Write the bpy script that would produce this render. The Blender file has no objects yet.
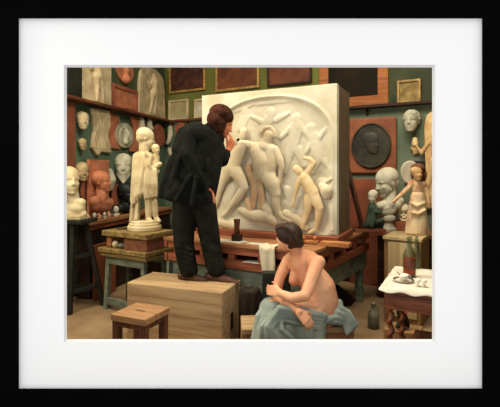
import bpy, math, random
import numpy as np
from mathutils import Matrix, Vector, Euler
random.seed(7); rng = np.random.default_rng(7)
S = bpy.context.scene
COL = S.collection
R = math.radians
F, CX, HY, CAMZ = 420.0, 250.0, 170.0, 1.5

# ---------------------------------------------------------------- placement
def at(px, py, d):
    return Vector(((px-CX)/F*d, d, CAMZ-(py-HY)/F*d))
def atz(px, py, z):
    return at(px, py, (CAMZ-z)*F/(py-HY))
class Plane:                                  # vertical plane: X along it (left to right), -Y towards the room
    def __init__(s, x, y, deg):
        s.o = Vector((x, y, 0)); s.a = R(deg)
        s.X = Vector((math.cos(s.a), math.sin(s.a), 0)); s.N = Vector((math.sin(s.a), -math.cos(s.a), 0))
    def hit(s, px, py, off=0):
        o = s.o + s.N*off; r = (px-CX)/F
        d = (o.x*s.N.x+o.y*s.N.y)/(r*s.N.x+s.N.y)
        return at(px, py, d)
    def w(s, u, off, z):
        return s.o + s.X*u + s.N*off + Vector((0, 0, z))
    def u(s, p): return (p-s.o).dot(s.X)

WL = Plane(-1.457, 7.2, 74)                   # left wall, u<0 towards the camera
WB = Plane(-1.457, 7.2, -29.1)                # back wall, u>0 to the right
RP = Plane(0.808, 3.90, -26.1)                # face of the big relief

# ---------------------------------------------------------------- materials
def lin(c):
    return tuple(((v/255)/12.92 if v/255 <= .04045 else ((v/255+.055)/1.055)**2.4) for v in c)+(1,)
MC = {}
def mat(name, c1, c2=None, rough=.75, scale=6, stretch=(1,1,1), bump=.0, spec=.25, metal=0, detail=6, lo=.35, hi=.65):
    if name in MC: return MC[name]
    m = bpy.data.materials.new(name); m.use_nodes = True; nt = m.node_tree; b = nt.nodes['Principled BSDF']
    b.inputs['Roughness'].default_value = rough; b.inputs['Specular IOR Level'].default_value = spec
    b.inputs['Metallic'].default_value = metal
    tc = nt.nodes.new('ShaderNodeTexCoord'); mp = nt.nodes.new('ShaderNodeMapping'); mp.inputs['Scale'].default_value = stretch
    nz = nt.nodes.new('ShaderNodeTexNoise'); nz.inputs['Scale'].default_value = scale; nz.inputs['Detail'].default_value = detail
    rp = nt.nodes.new('ShaderNodeValToRGB'); rp.color_ramp.elements[0].position = lo; rp.color_ramp.elements[1].position = hi
    rp.color_ramp.elements[0].color = lin(c1); rp.color_ramp.elements[1].color = lin(c2 or c1)
    L = nt.links.new
    L(tc.outputs['Object'], mp.inputs[0]); L(mp.outputs[0], nz.inputs['Vector']); L(nz.outputs['Fac'], rp.inputs[0]); L(rp.outputs[0], b.inputs['Base Color'])
    if bump:
        bp = nt.nodes.new('ShaderNodeBump'); bp.inputs['Strength'].default_value = bump; bp.inputs['Distance'].default_value = .01
        L(nz.outputs['Fac'], bp.inputs['Height']); L(bp.outputs[0], b.inputs['Normal'])
    MC[name] = m; return m
def wood(name, c1, c2, axis='x', scale=5, rough=.6, bump=.25):
    st = {'x': (.6, 7, 7), 'y': (7, .6, 7), 'z': (7, 7, .6)}[axis]
    return mat(name, c1, c2, rough, scale, st, bump, .2)
M_plaster = mat('plaster_white', (212,204,180), (186,176,148), .8, 3.5, bump=.15)
M_plaster2 = mat('plaster_cream', (206,192,156), (176,156,116), .75, 7, bump=.15)
M_plgrey = mat('plaster_grey', (190,184,160), (150,146,122), .8, 9, bump=.2)
M_pltan = mat('plaster_tan', (200,182,144), (160,142,108), .8, 7, bump=.2)
M_pldull = mat('plaster_dull', (176,154,112), (116,100,72), .8, 9, bump=.3)
M_patina = mat('plaster_warm', (228,198,142), (190,150,96), .7, 8, bump=.1)
M_terra = mat('terracotta', (184,118,84), (150,90,62), .75, 8, bump=.2)
M_terra2 = mat('terracotta_dark', (160,94,68), (124,70,50), .75, 8, bump=.2)
M_bronze = mat('dark_bronze', (62,58,40), (36,34,26), .55, 8, spec=.35)
M_green = mat('green_patina', (70,84,66), (38,50,42), .6, 10, bump=.2)
M_skin = mat('skin', (218,164,124), (194,128,90), .55, 4, spec=.3)
M_skin2 = mat('skin_ruddy', (212,138,96), (180,98,64), .6, 12, spec=.3)
M_hair = mat('dark_hair', (62,40,27), (34,22,15), .6, 30, (1,1,.3), .4)
M_coat = mat('black_wool', (27,28,23), (17,18,15), .9, 12, bump=.3, spec=.08)
M_trous = mat('black_trousers', (33,32,25), (20,20,16), .9, 12, bump=.3, spec=.08)
M_hat = mat('brown_hat', (72,40,27), (42,25,17), .9, 20, bump=.4, spec=.08)
M_shoe = mat('brown_shoe', (92,52,32), (56,32,22), .5, 20, bump=.3)
M_drape = mat('bluegrey_cloth', (156,163,146), (114,124,114), .85, 5, bump=.2, spec=.1)
M_cream = mat('cream_cloth', (210,200,172), (188,176,146), .9, 10, bump=.2, spec=.1)
M_white = mat('white_cloth', (226,218,200), (200,190,170), .9, 10, bump=.15, spec=.1)
M_boxw = wood('pale_wood', (180,152,112), (146,117,84), 'x', 3)
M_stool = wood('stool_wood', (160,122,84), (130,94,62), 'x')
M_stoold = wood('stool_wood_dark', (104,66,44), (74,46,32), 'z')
M_desk = wood('red_wood', (150,86,58), (114,62,40), 'x')
M_deskt = wood('desk_top_wood', (164,116,76), (126,82,52), 'x')
M_blue = mat('bluegrey_paint', (122,128,108), (88,96,82), .7, 8, (1,1,3), .2)
M_board = wood('old_board', (150,126,76), (96,76,42), 'x')
M_ginger = wood('ginger_wood', (182,122,72), (146,90,50), 'x')
M_dark = wood('dark_wood', (62,36,24), (32,20,14), 'x')
M_black = mat('black_paint', (38,38,30), (24,25,20), .6, 8)
M_tabw = wood('mahogany', (132,76,48), (92,50,32), 'x', rough=.4)
M_tabz = wood('mahogany_upright', (132,76,48), (92,50,32), 'z', rough=.4)
M_crate = wood('crate_front', (192,170,124), (164,140,96), 'z', 3)
M_cratef = wood('crate_frame', (156,120,78), (120,88,54), 'z')
M_frame = wood('orange_frame', (158,98,52), (128,72,38), 'x')
M_gilt = mat('gilt', (176,140,72), (120,90,44), .5, 20, spec=.4)
M_ceramic = mat('ceramic', (232,224,204), (214,204,180), .3, 5, spec=.5)
M_cerdark = mat('ceramic_blue', (60,66,66), (96,98,90), .3, 40, spec=.5)
M_stone = mat('stoneware', (112,110,90), (80,80,66), .4, 10, spec=.5)
M_bone = mat('bone', (232,218,180), (204,182,136), .6, 10, bump=.2)
M_paper = mat('paper', (206,200,180), (160,152,132), .9, 30)
M_red = mat('pink_ribbon', (214,110,96), (190,80,70), .8, 10)
def glass(name, c, k=.10, body=None, kb=.5):
    m = bpy.data.materials.new(name); m.use_nodes = True; nt = m.node_tree; L = nt.links.new; nt.nodes.remove(nt.nodes['Principled BSDF']); out = nt.nodes['Material Output']
    tr = nt.nodes.new('ShaderNodeBsdfTransparent'); tr.inputs[0].default_value = lin(c); gl = nt.nodes.new('ShaderNodeBsdfGlossy'); gl.inputs['Roughness'].default_value = .06
    mx = nt.nodes.new('ShaderNodeMixShader'); mx.inputs[0].default_value = k; L(gl.outputs[0], mx.inputs[2])
    if body:
        df = nt.nodes.new('ShaderNodeBsdfDiffuse'); df.inputs[0].default_value = lin(body); m2 = nt.nodes.new('ShaderNodeMixShader'); m2.inputs[0].default_value = kb
        L(tr.outputs[0], m2.inputs[1]); L(df.outputs[0], m2.inputs[2]); L(m2.outputs[0], mx.inputs[1])
    else: L(tr.outputs[0], mx.inputs[1])
    L(mx.outputs[0], out.inputs[0]); return m
M_glass = glass('clear_glass', (226,230,216), k=.025, body=(120,124,100), kb=.05); M_wine = glass('red_wine', (200,90,60), k=.02, body=(190,76,50), kb=.8)

# ---------------------------------------------------------------- mesh primitives: each returns (V, F)
def box(c, s, rz=0, rot=None):
    x, y, z = s[0]/2, s[1]/2, s[2]/2
    V = [(-x,-y,-z),(x,-y,-z),(x,y,-z),(-x,y,-z),(-x,-y,z),(x,-y,z),(x,y,z),(-x,y,z)]
    M = (rot if rot is not None else Matrix.Rotation(rz, 3, 'Z'))
    V = [tuple(M @ Vector(v) + Vector(c)) for v in V]
    return V, [(0,3,2,1),(4,5,6,7),(0,1,5,4),(1,2,6,5),(2,3,7,6),(3,0,4,7)]
def frame_of(d, up=(0,0,1)):
    d = Vector(d).normalized(); up = Vector(up)
    if abs(d.dot(up.normalized())) > .98: up = Vector((1,0,0)) if abs(d.x) < .9 else Vector((0,1,0))
    x = up.cross(d).normalized(); y = d.cross(x); return x, y, d
def beam(p, q, w, h, up=(0,0,1)):             # w across, h along 'up'
    p, q = Vector(p), Vector(q); x, y, d = frame_of(q-p, up)
    V = []
    for e in (p, q):
        for sx, sy in ((-1,-1),(1,-1),(1,1),(-1,1)): V.append(tuple(e + x*(w/2*sx) + y*(h/2*sy)))
    return V, [(0,3,2,1),(4,5,6,7),(0,1,5,4),(1,2,6,5),(2,3,7,6),(3,0,4,7)]
def rings(rs, caps=True):
    n = len(rs[0]); V = [tuple(v) for r in rs for v in r]; Fs = []
    for i in range(len(rs)-1):
        for j in range(n):
            k = (j+1) % n; Fs.append((i*n+j, i*n+k, (i+1)*n+k, (i+1)*n+j))
    if caps: Fs.append(tuple(range(n-1,-1,-1))); Fs.append(tuple(range((len(rs)-1)*n, len(rs)*n)))
    return V, Fs
def cap(p, r0, q, r1, n=14):                  # tapered capsule
    p, q = Vector(p), Vector(q)
    if (q-p).length < 1e-5: q = p + Vector((0,0,1e-4))
    x, y, d = frame_of(q-p); rs = []
    for a in (-85,-60,-35,-12): rs.append((p + d*(r0*math.sin(R(a))), r0*math.cos(R(a))))
    for t in (.33,.66): rs.append((p.lerp(q, t), r0+(r1-r0)*t))
    for a in (12,35,60,85): rs.append((q + d*(r1*math.sin(R(a))), r1*math.cos(R(a))))
    return rings([[c + x*(r*math.cos(2*math.pi*j/n)) + y*(r*math.sin(2*math.pi*j/n)) for j in range(n)] for c, r in rs])
def ell(c, r, rot=None, n=28, m=18):
    c = Vector(c); rot = rot or Matrix.Identity(3); rs = []
    for i in range(m):
        a = R(-86 + 172*i/(m-1))
        rs.append([c + rot @ Vector((r[0]*math.cos(a)*math.cos(2*math.pi*j/n), r[1]*math.cos(a)*math.sin(2*math.pi*j/n), r[2]*math.sin(a))) for j in range(n)])
    return rings(rs)
def lathe(c, prof, n=28, caps=True, sq=None):
    c = Vector(c)
    return rings([[c + Vector((r*math.cos(2*math.pi*j/n), r*math.sin(2*math.pi*j/n), z)) for j in range(n)] for r, z in prof], caps)
def prism(pl, pts, off0, off1):               # outline of (u,z) on a plane, from off0 to off1 away from it
    a = [pl.w(u, off0, z) for u, z in pts]; b = [pl.w(u, off1, z) for u, z in pts]
    return rings([a, b])
def twist(p, q, r, e, turns, n=12, m=50):
    p, q = Vector(p), Vector(q); rs = []
    for i in range(m):
        t = i/(m-1); a = turns*2*math.pi*t; c = p.lerp(q, t) + Vector((e*math.cos(a), e*math.sin(a), 0))
        rs.append([c + Vector((r*math.cos(2*math.pi*j/n), r*math.sin(2*math.pi*j/n), 0)) for j in range(n)])
    return rings(rs)
def join(*ps):
    V, Fs = [], []
    for v, f in ps:
        k = len(V); V += list(v); Fs += [tuple(i+k for i in g) for g in f]
    return V, Fs
def xf(vf, M):
    return [tuple(M @ Vector(v)) for v in vf[0]], vf[1]

# ---------------------------------------------------------------- objects
FR = {}
def tag(o, label=None, cat=None, group=None, kind=None):
    for k, v in (('label', label), ('category', cat), ('group', group), ('kind', kind)):
        if v: o[k] = v
    return o
def thing(name, label, cat, loc, rz=0, group=None):
    o = bpy.data.objects.new(name, None); COL.objects.link(o); o.empty_display_size = .05
    o.location = loc; o.rotation_euler = (0,0,rz)
    FR[o] = Matrix.Translation(Vector(loc)) @ Matrix.Rotation(rz, 4, 'Z')
    return tag(o, label, cat, group)
def mesh_from(name, V, Fs):
    me = bpy.data.meshes.new(name); me.from_pydata([tuple(v) for v in V], [], Fs); me.update(); return me
def fixn(me):
    import bmesh
    bm = bmesh.new(); bm.from_mesh(me); bmesh.ops.recalc_face_normals(bm, faces=bm.faces); bm.to_mesh(me); bm.free()
def obj(name, vf, m, parent=None, bevel=0, smooth=False, label=None, loc=None, rz=0):
    """world-space geometry linked as one object, its origin at its base (or its parent's)"""
    V, Fs = vf
    if parent is not None: Mw = FR[parent]
    else:
        A = np.array([tuple(v) for v in V])
        if loc is None: loc = ((A[:,0].min()+A[:,0].max())/2, (A[:,1].min()+A[:,1].max())/2, A[:,2].min())
        Mw = Matrix.Translation(Vector(loc)) @ Matrix.Rotation(rz, 4, 'Z')
    I = Mw.inverted(); V = [tuple(I @ Vector(v)) for v in V]
    me = mesh_from(name, V, Fs); fixn(me); me.materials.append(m)
    if smooth:
        for p in me.polygons: p.use_smooth = True
    o = bpy.data.objects.new(name, me); COL.objects.link(o)
    if parent is not None:
        o.parent = parent; FR[o] = Mw
    else:
        o.location = loc; o.rotation_euler = (0,0,rz); FR[o] = Mw
    if bevel:
        b = o.modifiers.new('bevel', 'BEVEL'); b.width = bevel; b.segments = 2; b.limit_method = 'ANGLE'; b.angle_limit = R(40)
    if label: o['label'] = label
    return o
def remesh(vf, vox, sm=4, brushes=(), fac=.5):
    me = mesh_from('tmp', *vf); fixn(me); o = bpy.data.objects.new('tmp', me); COL.objects.link(o)
    r = o.modifiers.new('r', 'REMESH'); r.mode = 'VOXEL'; r.voxel_size = vox
    if sm:
        s = o.modifiers.new('s', 'SMOOTH'); s.iterations = sm; s.factor = fac
    dg = bpy.context.evaluated_depsgraph_get(); e = o.evaluated_get(dg); m2 = e.to_mesh()
    A = np.empty(len(m2.vertices)*3); m2.vertices.foreach_get('co', A); A = A.reshape(-1,3)
    Fs = [tuple(p.vertices) for p in m2.polygons]
    e.to_mesh_clear(); bpy.data.objects.remove(o); bpy.data.meshes.remove(me)
    for c, rad, v in brushes:
        d2 = ((A-np.array(c))**2).sum(1); A = A + np.exp(-d2/(rad*rad))[:,None]*np.array(v)[None,:]
    return A.tolist(), Fs
def blob(name, items, m, parent=None, vox=.008, sm=4, brushes=(), label=None, fac=.5, wall=None):
    V, Fs = remesh(join(*items), vox, sm, brushes, fac)
    if wall:
        A = np.array(V); o = np.array(wall.o); n = np.array(wall.N); A = A + np.maximum(0, .004-(A-o)@n)[:,None]*n; V = A.tolist()
    return obj(name, (V, Fs), m, parent, smooth=True, label=label)
def px_caps(f, L):                            # L: (px,py,d,r) chains through mapping f
    out = []
    for ch in L:
        P = [(f(a,b,c), r) for a,b,c,r in ch]
        for i in range(len(P)-1): out.append(cap(P[i][0], P[i][1], P[i+1][0], P[i+1][1]))
    return out

def head(c, H, yaw=0, pitch=0, roll=0, neck=True, beard=False, hair='short', nose=1.0):
    """head of height H, face along -Y before turning; yaw>0 turns the face to +X"""
    M = Matrix.Translation(Vector(c)) @ Euler((R(pitch), R(roll), R(yaw)), 'XYZ').to_matrix().to_4x4() @ Matrix.Scale(H, 4)
    it = [ell((0,.06,.13), (.335,.42,.36)), ell((0,-.12,-.12), (.265,.27,.36)), ell((0,-.2,-.27), (.165,.17,.19)), ell((0,-.30,-.40), (.085,.075,.07)),
          cap((0,-.372,.04), .03, (0,-.44,-.10), .042*nose), cap((-.045,-.40,-.125), .026, (.045,-.40,-.125), .026),
          cap((-.19,-.29,.085), .035, (-.05,-.352,.085), .03), cap((.19,-.29,.085), .035, (.05,-.352,.085), .03),
          ell((.165,-.25,-.1), (.085,.08,.09)), ell((-.165,-.25,-.1), (.085,.08,.09)), cap((.2,-.02,-.24), .055, (.1,-.27,-.39), .05), cap((-.2,-.02,-.24), .055, (-.1,-.27,-.39), .05),
          cap((-.06,-.362,-.235), .024, (.06,-.362,-.235), .024), cap((-.045,-.36,-.285), .026, (.045,-.36,-.285), .026),
          ell((.30,.06,-.04), (.035,.07,.11)), ell((-.30,.06,-.04), (.035,.07,.11))]
    if neck: it += [cap((0,.1,-.2), .17, (0,.14,-.75), .19)]
    if beard:
        for k in range(9):
            a = (k-4)/4; it.append(cap((.2*a,-.25+.1*abs(a),-.3), .08, (.12*a,-.34+.1*abs(a),-.62+.16*abs(a)), .05))
    if hair == 'curly':
        for k in range(110):
            th = k*2.4; v = -.25+1.22*k/110; q = math.sqrt(1-v*v)
            x, y, z = .345*q*math.cos(th), .07+.43*q*math.sin(th), .13+.37*v
            if y > -.1 or z > .3: it.append(ell((x, y, z), (.055,.055,.055), n=8, m=6))
    if hair == 'short': it += [ell((0,.1,.17), (.352,.42,.345)), ell((0,.24,-.03), (.28,.22,.25))]
    if hair == 'cap': it += [ell((0,.1,.17), (.38,.44,.36)), cap((-.32,.05,.12), .06, (-.27,.06,-.34), .05), cap((.32,.05,.12), .06, (.27,.06,-.34), .05), cap((-.25,-.22,.24), .05, (.25,-.22,.24), .05)]
    if hair == 'bun': it += [ell((0,.1,.18), (.37,.44,.36)), ell((0,.5,.05), (.15,.15,.15))]
    out = [xf(i, M) for i in it]
    R3 = M.to_3x3(); br = []
    for sx in (-.125, .125):
        br.append((M @ Vector((sx,-.37,.015)), .08*H, R3 @ Vector((0,.05,0))))
        br.append((M @ Vector((sx,-.31,.01)), .04*H, R3 @ Vector((0,-.028,0))))
    br.append((M @ Vector((0,-.37,-.27)), .02*H, R3 @ Vector((0,.02,0))))
    return out, br
def hand(w, d, nrm, curl=30, s=.18, thumb=1):
    """hand from wrist w along d, nrm = back of the hand, s = length"""
    w = Vector(w); d = Vector(d).normalized(); n = Vector(nrm); n = (n - d*n.dot(d)).normalized(); sd = d.cross(n)*thumb
    out = []
    for k, (ln, o) in enumerate(((.40,.21),(.45,.07),(.42,-.07),(.33,-.2))):
        b = w + d*(.5*s) + sd*(o*s); out.append(cap(w + sd*(o*.6*s), .085*s, b, .07*s))
        p = b; a = 0
        for j, f in enumerate((.45,.3,.25)):
            a += R(curl*(.8+.1*k)); q = p + (d*math.cos(a) - n*math.sin(a))*(ln*s*f); out.append(cap(p, .052*s, q, .046*s)); p = q
    b = w + d*(.12*s) + sd*(.18*s); q = w + d*(.36*s) + sd*(.40*s) - n*(.08*s); out.append(cap(b, .075*s, q, .055*s)); out.append(cap(q, .055*s, q + d*(.2*s) - n*(.08*s) + sd*(.02*s), .045*s))
    return out

# ================================================================ THE SETTING
M_floor = mat('floor_earth', (158,132,98), (124,100,72), .85, 2.2, bump=.15, spec=.1)
def wallmat(name, up1, up2, lo1, lo2, zs=2.33):
    m = mat(name, up1, up2, .85, 1.6, bump=.05, spec=.1); nt = m.node_tree; b = nt.nodes['Principled BSDF']
    rp = next(n for n in nt.nodes if n.type == 'VALTORGB'); nz = next(n for n in nt.nodes if n.type == 'TEX_NOISE')
    r2 = nt.nodes.new('ShaderNodeValToRGB'); r2.color_ramp.elements[0].position = .35; r2.color_ramp.elements[1].position = .65
    r2.color_ramp.elements[0].color = lin(lo1); r2.color_ramp.elements[1].color = lin(lo2)
    ge = nt.nodes.new('ShaderNodeNewGeometry'); sx = nt.nodes.new('ShaderNodeSeparateXYZ'); gt = nt.nodes.new('ShaderNodeMath'); gt.operation = 'GREATER_THAN'; gt.inputs[1].default_value = zs
    mx = nt.nodes.new('ShaderNodeMix'); mx.data_type = 'RGBA'; L = nt.links.new
    L(ge.outputs['Position'], sx.inputs[0]); L(sx.outputs['Z'], gt.inputs[0]); L(nz.outputs['Fac'], r2.inputs[0])
    L(gt.outputs[0], mx.inputs[0]); L(r2.outputs[0], mx.inputs[6]); L(rp.outputs[0], mx.inputs[7]); L(mx.outputs[2], b.inputs['Base Color'])
    return m
M_wl = wallmat('left_wall_paint', (82,92,60), (66,74,50), (94,114,92), (74,92,74))
M_wb = wallmat('back_wall_paint', (104,106,54), (84,88,44), (114,124,102), (92,104,86))
M_wr = mat('right_wall_paint', (112,112,92), (94,96,78), .85, 2)
M_dull = mat('dull_wall', (90,84,66), (80,74,58), .9, 2)
def struct(name, vf, m, **k): return tag(obj(name, vf, m, **k), kind='structure')
HT = 4.4
struct('floor', box((0,4.9,-.05), (7.4,5.4,.1)), M_floor)
struct('ceiling', box((0,4.9,HT+.05), (7.4,5.4,.1)), M_dull)
struct('wall_left', prism(WL, [(-4.95,0),(0,0),(0,HT),(-4.95,HT)], 0, -.12), M_wl)
struct('wall_back', prism(WB, [(0,0),(4.75,0),(4.75,HT),(0,HT)], 0, -.12), M_wb)
ec = WB.w(4.75,0,0)
struct('wall_right', box((ec.x+.06, (ec.y+2.5)/2, HT/2), (.12, ec.y-2.5, HT)), M_wr)
struct('trim_1', join(prism(WL, [(-2.49,.93),(-2.34,.93),(-2.34,2.29),(-2.49,2.29)], .001, .05)), mat('red_post', (132,76,52), (100,58,40), .7, 6))
struct('baseboard_left', prism(WL, [(-4.9,0),(-.02,0),(-.02,.12),(-4.9,.12)], .001, .02), M_dark)
struct('baseboard_back', prism(WB, [(.02,0),(4.7,0),(4.7,.12),(.02,.12)], .001, .02), M_dark)

# mat and frame around the opening
D = 2.45
def px3(px, py, y=D): return ((px-CX)/F*y, CAMZ-(py-HY)/F*y)
xl, zt = px3(66,67); xr, zb = px3(433,340)
fl, ft = px3(19,18.5); fr_, fb = px3(482,388.5)
def ring_boards(xa, xb, za, zb_, XA, XB, ZA, ZB, y0, y1):
    c = [((XA+XB)/2, (y0+y1)/2, (zb_+ZB)/2, XB-XA, ZB-zb_), ((XA+XB)/2, (y0+y1)/2, (za+ZA)/2, XB-XA, za-ZA), ((XA+xa)/2, (y0+y1)/2, (za+zb_)/2, xa-XA, zb_-za), ((xb+XB)/2, (y0+y1)/2, (za+zb_)/2, XB-xb, zb_-za)]
    return join(*[box((x, y, z), (w, y1-y0, h)) for x, y, z, w, h in c])
def bevel_ring(o, i, y0, y1):                  # o, i = (xa,xb,za,zb) rectangles at y0 and y1
    def q(r, y): return [(r[0],y,r[2]),(r[1],y,r[2]),(r[1],y,r[3]),(r[0],y,r[3])]
    A, B, Cc = q(o,y0), q(i,y1), q(o,y1+.004); return rings([A, B, Cc, A], caps=False)
struct('added_front_wall', ring_boards(-1.24, 1.2, .36, 2.24, -3.6, 3.6, 0, HT, 2.50, 2.58), M_dull)  # unseen wall around the frame, added to keep world light out of the room
pf = thing('picture_frame', 'large black frame with a wide white mat around the whole studio view', 'frame', (0, D, .1))
M_mat = mat('mat_board', (237,237,237), rough=.95, spec=.0); M_bev = mat('mat_bevel', (208,208,208), rough=.95, spec=0)
M_frm = mat('frame_black', (6,6,6), (5,5,5), 1.0, spec=.01)
obj('mat_board', ring_boards(xl-.012, xr+.012, zb-.012, zt+.012, fl-.05, fr_+.05, fb-.05, ft+.05, D, D+.02), M_mat, pf, label='wide white mat board')
obj('mat_bevel', bevel_ring((xl-.012, xr+.012, zb-.012, zt+.012), (xl, xr, zb, zt), D-.001, D+.012), M_bev, pf, label='pale grey cut edge of the mat opening')
e = .0
for nm, (x0,x1,z0,z1) in (('frame_rail', (fl-.32, fr_+.32, ft, ft+.32)), ('frame_rail', (fl-.32, fr_+.32, fb-.32, fb)), ('frame_stile', (fl-.32, fl, fb, ft)), ('frame_stile', (fr_, fr_+.32, fb, ft))):
    obj(nm, box(((x0+x1)/2, D-.008, (z0+z1)/2), (x1-x0, .034, z1-z0)), M_frm, pf)

# out-of-view skylight frame for the left key; right frame and lamp added as fill
for wx, wn in ((-1.35,'window_1'), (.95,'fill_frame')):
    struct(wn, join(box((wx-.93,3.55,HT-.04),(.06,1.7,.08)), box((wx+.93,3.55,HT-.04),(.06,1.7,.08)), box((wx,2.72,HT-.04),(1.8,.06,.08)), box((wx,4.38,HT-.04),(1.8,.06,.08))), M_dark)
def area(name, loc, target, sx, sy, power, col):
    l = bpy.data.lights.new(name, 'AREA'); l.shape = 'RECTANGLE'; l.size = sx; l.size_y = sy; l.energy = power; l.color = col
    o = bpy.data.objects.new(name, l); COL.objects.link(o); o.location = loc
    o.rotation_euler = (Vector(target)-Vector(loc)).to_track_quat('-Z', 'Y').to_euler(); return o
area('overhead_light', (-1.35,3.55,HT-.03), (-.6,4.3,1.0), 1.75, 1.55, 190, (1,.90,.72))
area('overhead_light', (.95,3.55,HT-.03), (1.1,4.5,.9), 1.75, 1.55, 235, (1,.90,.74))  # lamp added to brighten the right side
area('window_glow', (-2.3,2.85,2.2), (0.8,4.4,1.1), 1.3, 1.3, 72, (1,.89,.70))
w = bpy.data.worlds.new('world'); S.world = w; w.use_nodes = True
w.node_tree.nodes['Background'].inputs[0].default_value = (1,1,1,1); w.node_tree.nodes['Background'].inputs[1].default_value = 1.12

# ================================================================ SHELVES AND WALL PIECES
SZ = 2.34
def shelf(name, pl, u0, u1, dep, label, m):
    t = thing(name, label, 'shelf', pl.w((u0+u1)/2, 0, SZ-.05), pl.a)
    obj('shelf_board', prism(pl, [(u0,SZ-.035),(u1,SZ-.035),(u1,SZ),(u0,SZ)], .002, dep), m, t, bevel=.004)
    k = 4
    for i in range(k):
        u = u0+(u1-u0)*(i+.5)/k
        obj('bracket', join(prism(pl, [(u-.015,SZ-.12),(u+.015,SZ-.12),(u+.015,SZ-.036),(u-.015,SZ-.036)], .002, .03), prism(pl, [(u-.012,SZ-.06),(u+.012,SZ-.06),(u+.012,SZ-.036),(u-.012,SZ-.036)], .03, dep*.8)), m, t)
M_shelf = wood('shelf_wood', (112,64,38), (72,42,28), 'x')
shelf('wall_shelf', WL, -4.2, -.06, .16, 'long red-brown wooden shelf high on the left wall', M_shelf)
shelf('wall_shelf', WB, .02, 1.3, .08, 'short brown ledge high on the green back wall, left of the big relief', M_shelf)
shelf('wall_shelf', WB, 1.32, 4.7, .12, 'dark ledge high on the back wall, right of the big relief', M_dark)

def span(pl, x0, x1, y0, y1, off=0):
    xm = (x0+x1)/2; a, b, c, d = pl.hit(x0,(y0+y1)/2,off), pl.hit(x1,(y0+y1)/2,off), pl.hit(xm,y0,off), pl.hit(xm,y1,off)
    return pl.u(a), pl.u(b), d.z, c.z           # u0,u1,z0,z1
def rect(u0,u1,z0,z1): return [(u0,z0),(u1,z0),(u1,z1),(u0,z1)]
def framed(pl, x0, x1, y0, y1, fw, mf, mp, label, cat='picture', name='framed_picture', onshelf=True, th=.035, off=.004, group=None, zb_=None, relief=None):
    u0,u1,z0,z1 = span(pl, x0, x1, y0, y1, off)
    if onshelf: z0 = SZ+.001
    if zb_ is not None: z0 = zb_
    t = thing(name, label, cat, pl.w((u0+u1)/2, 0, z0), pl.a, group)
    fr = [prism(pl, rect(u0,u1,z1-fw,z1), off, off+th), prism(pl, rect(u0,u1,z0,z0+fw), off, off+th), prism(pl, rect(u0,u0+fw,z0+fw,z1-fw), off, off+th), prism(pl, rect(u1-fw,u1,z0+fw,z1-fw), off, off+th)]
    obj('frame', join(*fr), mf, t, bevel=.004)
    obj('picture_panel', prism(pl, rect(u0+fw*.9,u1-fw*.9,z0+fw*.9,z1-fw*.9), off, off+th*.5), mp, t)
    if relief: relief(t, u0, u1, z0, z1, off+th*.5)
    return t
def fig_relief(seedv, m, s=1.0):
    def f(t, u0, u1, z0, z1, off, pl=None):
        pass
    return f
def body_items(pl, u, z, h, off, lean=0, arm=0, thick=.6, mirror=1):
    """small low-relief nude standing on a plane: h = height"""
    def p(a, b): return pl.w(u+(a*mirror+lean*b)*h, off, z+b*h)
    r = h*thick
    it = [cap(p(0,.80), .055*r, p(.0,.75), .04*r), ell(p(0,.88), (.06*r*1.1,.06*r,.075*r)), cap(p(-.07,.76), .05*r, p(.07,.76), .05*r), cap(p(0,.74), .10*r, p(.01,.56), .09*r), cap(p(-.03,.52), .085*r, p(.04,.52), .085*r),
          cap(p(.045,.50), .075*r, p(.07,.27), .05*r), cap(p(.07,.27), .048*r, p(.05,.03), .03*r), cap(p(-.045,.50), .075*r, p(-.08,.29), .05*r), cap(p(-.08,.29), .048*r, p(-.15,.05), .03*r),
          cap(p(.09,.75), .04*r, p(.18,.60+.2*arm), .033*r), cap(p(.18,.60+.2*arm), .032*r, p(.16,.45+.5*arm), .025*r), cap(p(-.09,.75), .04*r, p(-.17,.61), .033*r), cap(p(-.17,.61), .032*r, p(-.24,.72), .025*r)]
    return it
def plaque(pl, pts_fn, m, label, cat, name, x0, x1, y0, y1, off=.004, th=.03, onshelf=False, extra=None, vox=.01, group=None, part='carved_figure', pm=None):
    u0,u1,z0,z1 = span(pl, x0, x1, y0, y1, off)
    if onshelf: z0 = SZ+.001
    uc, zc, hw, hh = (u0+u1)/2, (z0+z1)/2, (u1-u0)/2, (z1-z0)/2
    t = thing(name, label, cat, pl.w(uc, 0, z0), pl.a, group)
    obj('plaque_slab', prism(pl, [(uc+a*hw, zc+b*hh) for a, b in pts_fn], off, off+th), m, t, bevel=.006)
    if extra:
        it = extra(pl, uc, zc, hw, hh, off+th)
        blob(part, it, pm or m, t, vox=vox, sm=3, wall=pl)
    return t
SQ = [(-1,-1),(1,-1),(1,1),(-1,1)]
OV = [(math.cos(2*math.pi*k/32), math.sin(2*math.pi*k/32)) for k in range(32)]
ARCH = [(-1,-1),(1,-1),(.92,.3)]+[(.86*math.cos(R(a)), .55+.45*math.sin(R(a))) for a in range(0,181,12)]+[(-.92,.3)]
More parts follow.
